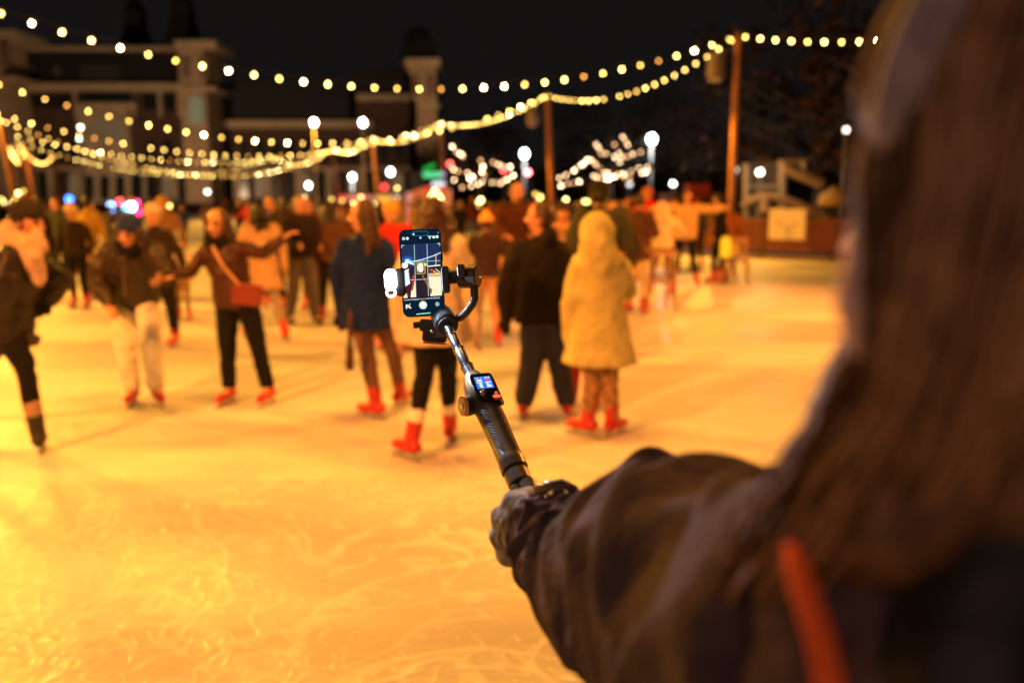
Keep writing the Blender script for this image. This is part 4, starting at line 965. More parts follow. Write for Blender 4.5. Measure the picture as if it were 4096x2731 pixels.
# ------------------------------------------------------------------ wooden chairs used as skating aids, amber lamps
ch_m = mat('chair wood', (.50, .30, .16), .55, var=.2, scale=5)
def chair(px, Y, yaw, label, k=1.0):
    x = gz(px, Y); t = thing('wooden_chair', (x, Y, 0), label, 'chair', 'wooden chairs standing on the ice'); t.rotation_euler = (0, 0, 0)
    M = Matrix.Rotation(yaw, 3, 'Z'); o = Vector((x, Y, 0))
    def W(a, b, c): return o + M @ Vector((a * k, b * k, c * k))
    for a, b in ((-.2, -.2), (.2, -.2), (-.19, .19), (.19, .19)):
        l = MB(); l.tube([W(a * 1.12, b * 1.12, 0), W(a, b, .45)], [.018, .022], 8); l.build('leg', ch_m, t, True)
    s_ = MB(); s_.box(W(0, 0, .46), (.44 * k, .44 * k, .035), M, .0); s_.build('seat', ch_m, t)
    bk = MB()
    for a in (-.2, .2): bk.tube([W(a, -.2, .45), W(a, -.26, .93)], .018, 8)
    bk.box(W(0, -.255, .90), (.44 * k, .025, .08), M)
    bk.box(W(0, -.22, .58), (.40 * k, .02, .04), M)
    for q in range(5): bk.box(W(-.13 + .065 * q, -.24, .74), (.022, .015, .30 * k), M)
    bk.build('backrest', ch_m, t)
    for a in (-.2, .2): r = MB(); r.tube([W(a * 1.06, -.21, .2), W(a * 1.06, .21, .2)], .011, 6); r.build('stretcher', ch_m, t)
chair(2626, 13.0, .15, 'pale wooden slatted chair on the ice right of the mustard coat')
chair(2935, 17.2, -.4, 'darker wooden chair on the ice under the amber lamps')
for (px, py, Y, h, lab) in ((2902, 988, 17.0, .42, 'brighter amber pill shaped lamp on the chair near the boards'), (2934, 1000, 17.1, .30, 'dimmer amber lamp right of the brighter one near the boards')):
    p = V(px, py, Y); t = thing('amber_lamp', p - Vector((0, 0, h / 2)), lab, 'lamp', 'amber lamps on the chair')
    a = MB(); a.tube([p + Vector((0, 0, z * h)) for z in (-.5, -.46, .30, .44, .5)], [.06, .10, .10, .07, .02], 14); a.build('shade', glow('amber %s' % h, (1, .42, .01) if h > .4 else (1, .30, .01), 1.4 if h > .4 else .75), t, True)
    a = MB(); a.tube([p - Vector((0, 0, h * .5 + .03)), p - Vector((0, 0, h * .5))], .085, 14); a.build('base', metal_m, t, True)

# ------------------------------------------------------------------ the phone on its gimbal
T = at
def frame(cx, cy, z, roll=0.0, yaw=0.0, pitch=0.0):
    e1 = RT * math.cos(roll) + UP * math.sin(roll); e3 = -RT * math.sin(roll) + UP * math.cos(roll); e2 = FW.copy()
    M = Matrix((e1, e2, e3)).transposed()
    return M @ Matrix.Rotation(yaw, 3, 'Z') @ Matrix.Rotation(pitch, 3, 'X'), T(cx, cy, z)
PZ = 1.42; PR = R(3.2); PCX, PCY = 1688, 1091
PM, PC = frame(PCX, PCY, PZ, PR)
phone = thing('smartphone', PC, 'black smartphone showing its camera screen, gripped by the gimbal', 'phone')
PW, PH, PT = .0703, .1467, .0085
a = MB(); a.box(PC, (PW, PT, PH), PM, .0115)
a.build('body', mat('phone frame', (.05, .045, .04), .25, metal=.9), phone)
def loc(px, py):
    dx, dy = (px - PCX) * PZ / F, -(py - PCY) * PZ / F
    return dx * math.cos(PR) + dy * math.sin(PR), -dx * math.sin(PR) + dy * math.cos(PR)
def cr(x, y): return loc(1580 + .2551 * x, 880 + .2551 * y)      # crop coordinates on the display
def lay(k, x, z): return PC + PM @ Vector((x, -PT / 2 - .00022 * k, z))
g_ = MB(); hw, hh, bv = PW / 2 - .0012, PH / 2 - .0012, .0105
ptl = []
for (sx, sz, a0) in ((1, 1, 0), (-1, 1, 90), (-1, -1, 180), (1, -1, 270)):
    for k in range(7):
        an = R(a0 + k * 15); ptl.append((sx * (hw - bv) + bv * math.cos(an), sz * (hh - bv) + bv * math.sin(an)))
g_.add([lay(1, x, z) for x, z in ptl], [tuple(range(len(ptl)))[::-1]])
scr = g_.build('screen', mat('screen glass', (.01, .01, .012), .12, emit=(.0, .012, .032), es=1.0), phone)
def em(n, c, s=1.0): return glow('screen ' + n, c, s, True)
def poly(nm, pts, m, k, raw=False):
    q = MB(); pp = [(cr(*p) if not raw else p) for p in pts]
    q.add([lay(k, x, z) for x, z in pp], [tuple(range(len(pp)))]); return q.build(nm, m, scr)
def polys(nm, lst, m, k):
    if nm.startswith('preview_') and 'bulbs' not in nm:
        for pts in lst: poly(nm, pts, m, k)
        return
    q = MB()
    for pts in lst: q.add([lay(k, *cr(*p)) for p in pts], [tuple(range(len(pts)))])
    return q.build(nm, m, scr)
def circ(x, y, rx, ry=None, n=18): ry = ry or rx; return [(x + rx * math.cos(2 * math.pi * i / n), y + ry * math.sin(2 * math.pi * i / n)) for i in range(n)]
def line(x0, y0, x1, y1, w):
    d = Vector((x1 - x0, y1 - y0)).normalized(); nx, ny = -d.y * w / 2, d.x * w / 2
    return [(x0 + nx, y0 + ny), (x1 + nx, y1 + ny), (x1 - nx, y1 - ny), (x0 - nx, y0 - ny)]
def ring(x, y, r, w, n=20):
    out = []
    for i in range(n):
        a0, a1 = 2 * math.pi * i / n, 2 * math.pi * (i + 1) / n
        out.append([(x + r * math.cos(a0), y + r * math.sin(a0)), (x + r * math.cos(a1), y + r * math.sin(a1)), (x + (r - w) * math.cos(a1), y + (r - w) * math.sin(a1)), (x + (r - w) * math.cos(a0), y + (r - w) * math.sin(a0))])
    return out
WH = em('white', (.80, 1, 1), 1.05)
poly('preview_sky', [(106, 395), (714, 362), (722, 720), (118, 735)], em('navy', (.0, .022, .095)), 2)
poly('preview_night_scene', [(118, 735), (722, 720), (742, 1186), (140, 1228)], em('dusk', (.006, .008, .022)), 2)
poly('preview_halo', circ(205, 640, 92, 80, 24), em('halo', (.0, .07, .30)), 3)
poly('preview_halo', circ(205, 650, 55, 48, 24), em('halo mid', (.05, .35, .85)), 4)
polys('preview_glare', [circ(200, 655, 34, 30), line(190, 650, 300, 700, 26), circ(160, 720, 48, 42)], em('glare', (.85, .95, 1), 1.4), 5)
polys('preview_ice', [[(530, 893), (724, 888), (740, 1182), (560, 1195)], [(250, 1215), (338, 1210), (326, 970), (295, 960), (262, 1100)], [(140, 1140), (205, 1160), (205, 1222), (142, 1226)]], em('ice', (1, .80, .55), 1.1), 3)
polys('preview_boards', [[(530, 838), (720, 828), (724, 886), (530, 892)], line(645, 535, 645, 730, 20)], em('planks', (.62, .36, .13)), 4)
polys('preview_planks', [line(532, 856, 720, 848, 8), line(532, 874, 720, 868, 8), line(640, 770, 715, 830, 14), line(600, 800, 690, 850, 14)], em('plank light', (1, .75, .35)), 5)
polys('preview_white_figure', [[(150, 800), (215, 780), (245, 1000), (170, 1046), (158, 900)], line(170, 800, 225, 780, 22), circ(135, 700, 20, 26)], em('pale coat', (.85, .92, 1)), 6)
polys('preview_dark_figure', [[(165, 1050), (240, 1010), (248, 1215), (205, 1218)], circ(235, 745, 34, 26)], em('maroon', (.05, .01, .02)), 6)
polys('preview_red_figure', [[(270, 900), (315, 850), (310, 1000), (285, 1110), (252, 1110), (280, 1000)], circ(575, 790, 30, 24)], em('red', (.55, .05, .02)), 5)
poly('preview_coat', [(345, 1212), (335, 1000), (360, 900), (400, 850), (460, 850), (505, 940), (528, 1195)], em('coat', (.012, .006, .016)), 6)
polys('preview_sleeve', [[(420, 866), (450, 866), (545, 1050), (520, 1050)], [(545, 1060), (590, 1090), (580, 1150), (556, 1170)]], em('sleeve', (.32, .10, .04)), 7)
poly('preview_face', circ(408, 752, 54, 74, 20), em('face', (1, .78, .74), 1.1), 7)
polys('preview_hair', [[(448, 700), (478, 720), (476, 820), (440, 842), (452, 780)]], em('hairs', (.12, .04, .03)), 8)
poly('preview_balloon', circ(482, 705, 26), em('balloon', (1, .72, .45)), 8)
polys('preview_bulbs', [circ(250 + 21 * i, 656 - (i / 22) ** 1.6 * 135, 9, n=10) for i in range(23)] + [circ(530 + 16 * i, 730 - i * 1.4, 9, n=10) for i in range(12)], em('bulbs', (.75, 1, .95), 1.2), 8)
polys('screen_grid', [line(307, 395, 336, 1208, 9), line(507, 383, 530, 1195, 9), line(240, 662, 714, 642, 8), line(226, 947, 522, 930, 8)], em('grid', (.50, .72, .75)), 9)
polys('focus_frame', [line(350, 682, 470, 678, 8), line(470, 678, 480, 842, 8), line(480, 842, 356, 850, 8), line(356, 850, 350, 682, 8)], em('yellow', (.85, .75, .03)), 10)
polys('corner_mark', [line(106, 408, 150, 404, 8), line(110, 404, 112, 446, 8), line(666, 378, 708, 374, 8), line(706, 374, 709, 412, 8)], WH, 9)
polys('island_outline', [line(300, 188, 490, 182, 6), line(305, 258, 495, 250, 6)] + [ [p for p in q] for q in ring(302, 223, 36, 6)[5:15]] + [q for q in ring(492, 216, 36, 6)[0:5]] + [q for q in ring(492, 216, 36, 6)[15:20]], em('island', (.03, .22, .32)), 9)
polys('screen_icon', [circ(298, 230, 14)] + ring(142, 300, 24, 9) + [line(130, 288, 154, 312, 7), circ(200, 297, 22), circ(405, 286, 15), line(520, 266, 578, 262, 14), circ(552, 290, 13), circ(612, 275, 22), circ(665, 270, 23)], WH, 9)
polys('green_dot', [circ(682, 205, 10)], em('green', (.05, .8, .3)), 9)
polys('shutter_button', [circ(446, 1336, 50, n=24)] + ring(446, 1336, 62, 6, 28), em('shutter', (.8, 1, .95), 1.3), 9)
polys('flip_button', ring(668, 1320, 30, 6) + ring(668, 1320, 14, 6), WH, 9)
polys('thumbnail', [[(175, 1330), (205, 1326), (215, 1345), (240, 1312), (250, 1318), (232, 1352), (262, 1372), (258, 1392), (232, 1384), (205, 1362), (195, 1394), (178, 1396)]], em('thumb', (.9, .9, .8)), 9)
polys('home_bar', [line(342, 1479, 562, 1457, 15)], em('home', (.25, .9, .85)), 9)
def text(s_, x, y, size, m, k):
    c = bpy.data.curves.new('t', 'FONT'); c.body = s_; c.size = size; c.align_x = 'CENTER'; c.align_y = 'CENTER'; c.resolution_u = 2
    o = bpy.data.objects.new('t', c); COL.objects.link(o); bpy.context.view_layer.update()
    me = bpy.data.meshes.new_from_object(o); bpy.data.objects.remove(o)
    X, Z = cr(x, y)
    q = MB(); rot = R(-.0)
    q.v = [tuple(lay(k, X + v.co.x, Z + v.co.y)) for v in me.vertices]; q.f = [tuple(p.vertices) for p in me.polygons]
    q.build('mode_label', m, scr)
for s_, x, y, m_ in (('CINEMATIC', 221, 1256, WH), ('VIDEO', 336, 1249, WH), ('PHOTO', 440, 1242, em('yellow', (.85, .75, .03))), ('PORTRAIT', 562, 1231, WH), ('PANO', 666, 1224, WH)):
    text(s_, x, y, .0030 if len(s_) > 6 else .0034, m_, 9)
b_ = MB(); b_.box(PC + PM @ Vector((PW / 2 + .0004, 0, .025)), (.0012, .003, .014), PM); b_.build('side_button', mat('phone frame', (.05, .045, .04)), phone)

plas = mat('gimbal plastic', (.045, .04, .036), .38, var=.12, scale=60, spec=.5)
plas2 = mat('gimbal rubber', (.028, .026, .026), .55)
gb = thing('phone_gimbal', T(1990, 1720, 1.23), 'dark handheld phone gimbal on an extended rod with a small blue screen', 'gimbal')
def gp(name, mb, m=plas, par=None, sm=True): return mb.build(name, m, par or gb, sm)
def cyl(p, q, r, n=28, prof=None):
    a = MB(); p, q = Vector(p), Vector(q)
    if prof: a.tube([p.lerp(q, u) for u, _ in prof], [r * k for _, k in prof], n)
    else: a.tube([p, p.lerp(q, .04), p.lerp(q, .96), q], [r * .92, r, r, r * .92], n)
    return a
def shade_auto(o, ang=35):
    me = o.data; me.polygons.foreach_set('use_smooth', [True] * len(me.polygons))
    try: me.set_sharp_from_angle(angle=R(ang))
    except Exception: pass
    return o
# clamp
a = MB(); a.box(T(1603, 1130, 1.415), (.0150, .022, .0455), PM, .0045); lc = gp('clamp_jaw', a, plas2, sm=False)
a = MB(); a.box(T(1783, 1119, 1.41), (.0125, .026, .0440), PM, .0045); gp('clamp_jaw', a, plas2, sm=False)
a = MB(); a.box(T(1693, 1120, 1.435), (.082, .010, .026), PM, .003); gp('clamp_bar', a, plas2, sm=False)
shade_auto(gp('tilt_arm', cyl(T(1792, 1108, 1.42), T(1846, 1106, 1.42), .0118), plas2))
mo = gp('tilt_motor', cyl(T(1838, 1108, 1.42), T(1914, 1106, 1.41), .0195, 36, [(0, .86), (.05, .97), (.42, .99), (.43, .95), (.47, .95), (.48, 1.0), (.93, 1.0), (1, .9)]), plas); shade_auto(mo)
gp('bracket', (lambda m: (m.box(T(1844, 1082, 1.39), (.012, .016, .02), PM, .003), m)[1])(MB()), plas, sm=False)
a = MB(); a.ball(T(1921, 1108, 1.41), .0016); gp('screw', a, glow('status', (1, .35, .2), .8, True))
arm = MB()
pts = [(1897, 1140, 1.405), (1898, 1196, 1.405), (1892, 1212, 1.405), (1866, 1248, 1.41), (1846, 1268, 1.415), (1820, 1277, 1.42), (1795, 1280, 1.425)]
arm.tube([T(*p) for p in pts], [(.0068, .0062)] * len(pts), 12, UP)
ao = gp('roll_arm', arm, plas); shade_auto(ao)
m2 = gp('roll_motor', cyl(T(1767, 1262, 1.445), T(1788, 1301, 1.395), .0200, 40, [(0, .90), (.06, 1.0), (.62, 1.0), (.63, .965), (.68, .965), (.69, 1.0), (.92, 1.0), (.97, .97), (1, .86)]), mat('motor satin', (.07, .07, .075), .33, metal=.5)); shade_auto(m2, 30)
shade_auto(gp('motor_cap', cyl(T(1788.5, 1302, 1.394), T(1790, 1305, 1.391), .0150, 36), plas2))
# cradle under the motor
M3, _ = frame(0, 0, 1, R(-4))
a = MB(); a.box(T(1739, 1345, 1.435), (.040, .026, .020), M3, .005); bs = gp('base_block', a, plas2, sm=False)
a = MB(); a.box(T(1741, 1373, 1.434), (.040, .025, .0028), M3, .0012); gp('orange_rim', a, mat('copper rim', (.55, .18, .06), .35, metal=.6), sm=False)
a = MB(); a.box(T(1765, 1340, 1.415), (.020, .004, .010), M3, .001); gp('port_cover', a, mat('port grey', (.10, .07, .07), .5), sm=False)
a = MB(); a.box(T(1713, 1302, 1.43), (.027, .018, .021), M3, .004); gp('hinge_block', a, plas, sm=False)
shade_auto(gp('locking_knob', cyl(T(1654, 1301, 1.43), T(1692, 1297, 1.43), .0058, 20), plas2))
a = MB(); a.ball(T(1728, 1325, 1.40), .0026); gp('bolt', a, mat('bright bolt', (.7, .7, .75), .2, metal=1))
# telescopic rod
chrome = mat('rod aluminium', (.13, .15, .18), .30, metal=1.0)
rod = [T(1789, 1303, 1.392), T(1885, 1502, 1.30)]
for i, (u0, u1, r) in enumerate(((0, .22, .0071), (.22, .50, .0079), (.50, .84, .0087), (.84, 1.04, .0098))):
    p, q = rod[0].lerp(rod[1], u0), rod[0].lerp(rod[1], u1)
    shade_auto(gp('rod_section', cyl(p, q, r, 24), chrome), 30)
    if i: c_ = MB(); c_.tube([p - (q - p) * .02, p + (q - p) * .035], r * 1.1, 24); shade_auto(gp('rod_collar', c_, mat('collar bright', (.35, .36, .38), .2, metal=1)), 30)
# handle head, tilted display, controls
hd_ = MB()
ax = [((1888, 1506, 1.30), .0135), ((1905, 1540, 1.287), .0200), ((1925, 1582, 1.272), .0245), ((1938, 1612, 1.262), .0235), ((1948, 1634, 1.255), .0205)]
hd_.tube([T(*p) for p, r in ax], [(r * 1.0, r * .95) for p, r in ax], 24, RT); shade_auto(gp('handle_head', hd_, plas))
def slab4(name, q, dep, m, par=None, bev=0):
    c = [T(*p) for p in q]; n = (c[1] - c[0]).cross(c[3] - c[0]).normalized()
    if n.dot(FW) < 0: n = -n
    # rounded corners
    out = []
    for i in range(4):
        p, pr, nx = c[i], c[i - 1], c[(i + 1) % 4]
        for k in range(5):
            u = k / 4; e0 = p + (pr - p) * bev; e1 = p + (nx - p) * bev
            out.append((e0 * (1 - u) + p * u) * (1 - u) + (p * (1 - u) + e1 * u) * u if bev else p)
        if not bev: out = out[:-4]
    a = MB(); k = len(out)
    a.add(out + [p + n * dep for p in out], [tuple(range(k)), tuple(range(k, 2 * k))[::-1]] + [(i, (i + 1) % k, k + (i + 1) % k, k + i) for i in range(k)])
    return a.build(name, m, par or gb)
panel = slab4('control_panel', [(1880, 1499, 1.268), (1962, 1492, 1.262), (2009, 1596, 1.232), (1916, 1608, 1.238)], .012, mat('panel gloss', (.012, .012, .014), .15, coat=.6), None, .16)
rim = slab4('panel_rim', [(1874, 1497, 1.272), (1964, 1489, 1.266), (2014, 1599, 1.236), (1914, 1614, 1.242)], .016, plas, None, .16)
def pz(u, v):      # bilinear point on the panel, u right v down
    q = [(1880, 1499, 1.2672), (1962, 1492, 1.2612), (2009, 1596, 1.2312), (1916, 1608, 1.2372)]
    f_ = lambda i: (q[0][i] * (1 - u) + q[1][i] * u) * (1 - v) + (q[3][i] * (1 - u) + q[2][i] * u) * v
    return f_(0), f_(1), f_(2)
def pp4(u0, v0, u1, v1, dz=0.0): return [(a_[0], a_[1], a_[2] - dz) for a_ in (pz(u0, v0), pz(u1, v0), pz(u1, v1), pz(u0, v1))]
dsp = slab4('blue_display', pp4(.13, .10, .90, .53), .0004, em('gimbal blue', (.01, .16, .85), 1.0), panel)
for (u0, v0, u1, v1, m_) in ((.17, .13, .23, .16, WH), (.26, .12, .32, .15, WH), (.42, .12, .50, .16, em('g', (.05, .8, .3))), (.62, .12, .72, .16, WH), (.76, .12, .86, .16, WH), (.22, .19, .45, .27, WH), (.20, .24, .47, .28, em('r', (.8, .1, .15))), (.20, .30, .46, .335, WH),
        (.60, .19, .80, .28, em('m', (.75, .08, .3))), (.56, .305, .86, .34, WH), (.26, .38, .42, .44, WH), (.30, .35, .38, .40, WH), (.28, .46, .44, .495, WH), (.60, .40, .82, .45, WH), (.62, .36, .70, .40, WH), (.58, .465, .84, .495, WH)):
    slab4('display_icon', pp4(u0, v0, u1, v1, .0006), .0002, m_, panel, .2)
a = MB(); c = T(1933, 1572, 1.243); a.ball(c, (.0052, .0052, .0052), None, 18, 12); a.tube([c, c + FW * .012], .0065, 18); shade_auto(gp('joystick', a, mat('joystick chrome', (.3, .25, .25), .18, metal=1)), 60)
slab4('record_light', [(1970, 1579, 1.2345), (2000, 1577, 1.233), (2004, 1586, 1.2305), (1974, 1589, 1.232)], .001, glow('rec', (1, .12, .04), 1.6, True), panel, .3)
a = MB(); a.ball(T(1985, 1571, 1.2355), .0026); gp('record_button', a, glow('rec2', (.8, .12, .06), .8, True), panel)
w0, w1 = T(1892, 1618, 1.262), T(1848, 1624, 1.252)
wh = gp('focus_wheel', cyl(w0, w1, .0160, 40, [(0, .5), (.10, .55), (.12, .92), (.3, 1), (.80, 1), (.9, .96)]), mat('wheel teal black', (.02, .03, .032), .4)); shade_auto(wh)
a = MB(); d_ = (w1 - w0).normalized(); c = w0.lerp(w1, .9)
ringp = []; sx = d_.orthogonal().normalized(); sy = d_.cross(sx)
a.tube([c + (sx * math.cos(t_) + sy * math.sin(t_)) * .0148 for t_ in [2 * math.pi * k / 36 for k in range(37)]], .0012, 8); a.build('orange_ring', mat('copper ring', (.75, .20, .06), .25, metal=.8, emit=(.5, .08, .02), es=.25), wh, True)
shade_auto(cyl(w0.lerp(w1, .88), w0.lerp(w1, 1.0), .0125, 36).build('wheel_face', mat('brushed face', (.25, .24, .22), .3, metal=1), wh))
shade_auto(cyl(w0.lerp(w1, .99), w0.lerp(w1, 1.06), .0045, 20).build('wheel_hub', mat('hub', (.45, .42, .36), .25, metal=1), wh))
# knurled grip: fine helical ribs
gr = []
gax = [(1946, 1628, 1.256, .0198), (1960, 1655, 1.248, .0196), (1985, 1708, 1.232, .0187), (2010, 1765, 1.214, .0180), (2030, 1812, 1.199, .0178), (2047, 1850, 1.187, .0186), (2057, 1872, 1.180, .0190)]
ctrp = [T(*g4[:3]) for g4 in gax]
NA, NL = 176, 300
axd = (ctrp[-1] - ctrp[0]).normalized(); ga = (RT - axd * RT.dot(axd)).normalized(); gbv = axd.cross(ga)
for i in range(NL + 1):
    u = i / NL * (len(gax) - 1); k = min(int(u), len(gax) - 2); f_ = u - k
    c = ctrp[k].lerp(ctrp[k + 1], f_); r = gax[k][3] * (1 - f_) + gax[k + 1][3] * f_
    am = max(0, min(1, (i / NL - .10) / .1)) * max(0, min(1, (.80 - i / NL) / .08))
    gr.append([c + (ga * math.cos(t_) + gbv * math.sin(t_)) * (r + .00045 * am * math.sin(22 * t_ + i / NL * 190)) for t_ in [2 * math.pi * q / NA for q in range(NA)]])
a = MB(); a.loft(gr); gp('grip', a, mat('grip rubber', (.055, .046, .036), .42, spec=.5))
shade_auto(gp('grip_collar', cyl(T(2046, 1848, 1.187), T(2060, 1880, 1.178), .0195, 36), mat('collar satin', (.10, .08, .065), .35, metal=.3)))
shade_auto(gp('dark_gap', cyl(T(2058, 1876, 1.18), T(2070, 1902, 1.17), .0160, 32), plas2))
shade_auto(gp('tripod_hub', cyl(T(2064, 1892, 1.173), T(2085, 1938, 1.158), .0176, 32), plas))
for k, (dx, dy, dz, r) in enumerate(((-30, 10, -.004, .0085), (16, -8, -.006, .0125), (8, 6, .012, .011))):
    a = MB(); p, q = T(2090 + dx, 1935 + dy, 1.155 + dz), T(2200 + dx, 2190 + dy, 1.075 + dz)
    a.tube([p, p.lerp(q, .02), p.lerp(q, .97), q], [r * .8, r, r * .9, r * .6], 20); shade_auto(gp('tripod_leg', a, plas))

# clip-on LED lamp
lamp_t = thing('clip_on_fill_light', T(1563, 1130, 1.40), 'glaring white clip-on LED light at the left edge of the phone', 'light')
LM, _ = frame(0, 0, 1, PR, R(-18))
a = MB(); a.box(T(1562, 1126, 1.412), (.0215, .012, .041), LM, .0095); a.build('housing', plas2, lamp_t)
a = MB(); a.box(T(1562, 1119, 1.403), (.0215, .004, .036), LM, .0100); a.build('led_panel', glow('led', (.80, .92, 1), 14, True), lamp_t)
a = MB(); c = T(1564, 1170, 1.402); a.tube([c + (RT * math.cos(t_) + UP * math.sin(t_)) * .0070 for t_ in [2 * math.pi * k / 24 for k in range(25)]], .0021, 8); a.build('ring_handle', glow('led ring', (.8, .92, 1), 3, True), lamp_t, True)
a = MB(); a.box(T(1583, 1130, 1.412), (.010, .010, .012), LM, .002); a.build('clip', plas2, lamp_t)
led = bpy.data.lights.new('led_light', 'AREA'); led.energy = 4.0; led.color = (.58, .76, 1); led.shape = 'RECTANGLE'; led.size = .016; led.size_y = .026; led.spread = R(170)
lo = bpy.data.objects.new('led_light', led); COL.objects.link(lo); lo.location = T(1562, 1118, 1.398)
lo.rotation_euler = (T(3300, 1500, .45) - lo.location).to_track_quat('-Z', 'Y').to_euler()

# ------------------------------------------------------------------ the filming woman in front of the camera
wo = thing('person', (.36, .42, 0), 'blurred near woman with long brown hair and brown jacket, holding out the gimbal', 'person')
skn = mat('skin near', (.62, .36, .27), .45, var=.05)
hc = T(4400, 800, .44); hf = Vector((-.90, .42, -.05)).normalized(); hu = Vector((0, 0, 1)); hu = (hu - hf * hu.dot(hf)).normalized(); hs = hf.cross(hu)
HM = Matrix((hs, hf, hu)).transposed()
H = lambda x, y, z: hc + hs * x + hf * y + hu * z
def fist(mb, g=0.0):
    wr = T(2250, 2140, .985)
    kn = [T(2052, 2012, 1.055), T(2010, 2070, 1.065), T(2004, 2145, 1.070), T(2032, 2216, 1.072)]
    for k in kn: mb.limb([wr, wr.lerp(k, .55) , k], [.029 + g, .022 + g, .0155 + g])
    for i, k in enumerate(kn):
        x, y = ((2052, 2012), (2010, 2070), (2004, 2145), (2032, 2216))[i]
        mb.limb([k, T(x + 22, y + 2, 1.105), T(x + 85, y + 12, 1.130), T(x + 140, y + 22, 1.118)], [.0145 + g, .0118 + g, .0105 + g, .009 + g])
    mb.limb([T(2200, 2080, 1.00), T(2160, 2008, 1.035), T(2112, 1988, 1.085), T(2070, 1992, 1.118)], [.022 + g, .0155 + g, .0125 + g, .011 + g])
bd = MB()
bd.ball(hc + hu * .02, (.076, .096, .108), HM, 24, 16); bd.ball(H(0, .022, -.055), (.054, .066, .062), HM, 16, 12)
bd.limb([H(0, .088, .015), H(0, .113, -.020)], [.010, .015]); bd.limb([H(-.02, .088, -.062), H(.02, .088, -.062)], [.010, .010])
for e in (-1, 1): bd.ball(H(e * .076, -.005, -.01), (.012, .02, .03), HM, 10, 8); bd.ball(H(e * .034, .080, -.025), .022)
nk = Vector((.42, .40, 1.52)); chs = Vector((.38, .42, 1.30))
bd.limb([H(0, -.01, -.06), nk, chs], [.05, .052, .08])
bd.limb([chs, Vector((.38, .42, .98))], [(.15, .10), (.15, .11)], Vector((1, .3, 0)))
bd.limb([T(3500, 2600, .52), T(2900, 2450, .68), T(2250, 2140, .985)], [.05, .042, .028]); fist(bd, -.004)
for x, f_ in ((.29, 0), (.47, .06)): bd.limb([Vector((x, .42, .95)), Vector((x - .01, .44 + f_, .53)), Vector((x - .02, .42 + f_, .14))], [.09, .06, .045])
soft(bd.build('body', skn, wo, True), .0085, 2)
gl = MB(); fist(gl, .0015); gm = mat('knitted glove', (.075, .065, .065), .95, var=.35, scale=22, bump=.8, sheen=.4)
soft(gl.build('glove', gm, wo, True), .0042, 3, .0035, .008)
coat_m = mat('brown coat fabric', (.068, .047, .055), .88, var=.22, scale=60, bump=.25, sheen=.0, spec=.12)
ck = bpy.data.materials['brown coat fabric']
# sleeve
cs = [(2150, 2128, 1.010, .047), (2205, 2150, .985, .052), (2285, 2200, .945, .060), (2365, 2260, .91, .070), (2450, 2320, .86, .084), (2590, 2335, .80, .098), (2720, 2400, .74, .108), (2880, 2480, .67, .112), (3080, 2560, .60, .113), (3300, 2650, .53, .114), (3560, 2760, .47, .115)]
cp = [T(*c[:3]) for c in cs]; cr_ = [c[3] for c in cs]
def cat(P_, i, f_):
    g4 = lambda k: P_[max(0, min(len(P_) - 1, k))]
    p0, p1, p2, p3 = g4(i - 1), g4(i), g4(i + 1), g4(i + 2)
    return (p1 * 2 + (p2 - p0) * f_ + (p0 * 2 - p1 * 5 + p2 * 4 - p3) * f_ * f_ + (p1 * 3 - p0 - p2 * 3 + p3) * f_ ** 3) * .5
rg = random.Random(4)
folds = [(.10, .05, .006, .012, .6), (.15, .06, .007, .014, 2.2), (.22, .08, .008, .016, 1.0), (.27, .06, .009, .016, 3.6), (.33, .10, .013, .020, 1.4), (.40, .09, .012, .020, 2.6), (.47, .12, .016, .026, 1.2), (.55, .10, .015, .026, 2.2), (.63, .12, .016, .028, 1.0), (.71, .12, .017, .030, 2.8), (.80, .12, .016, .03, 1.5), (.9, .1, .014, .03, 2.4)]
for _ in range(16): folds.append((rg.uniform(.08, .95), rg.uniform(-.14, .14), rg.uniform(.003, .009), rg.uniform(.008, .02), rg.uniform(0, 6.28)))
NR, NS = 260, 160; rings = []; n1 = len(cs) - 1
side = UP.copy()
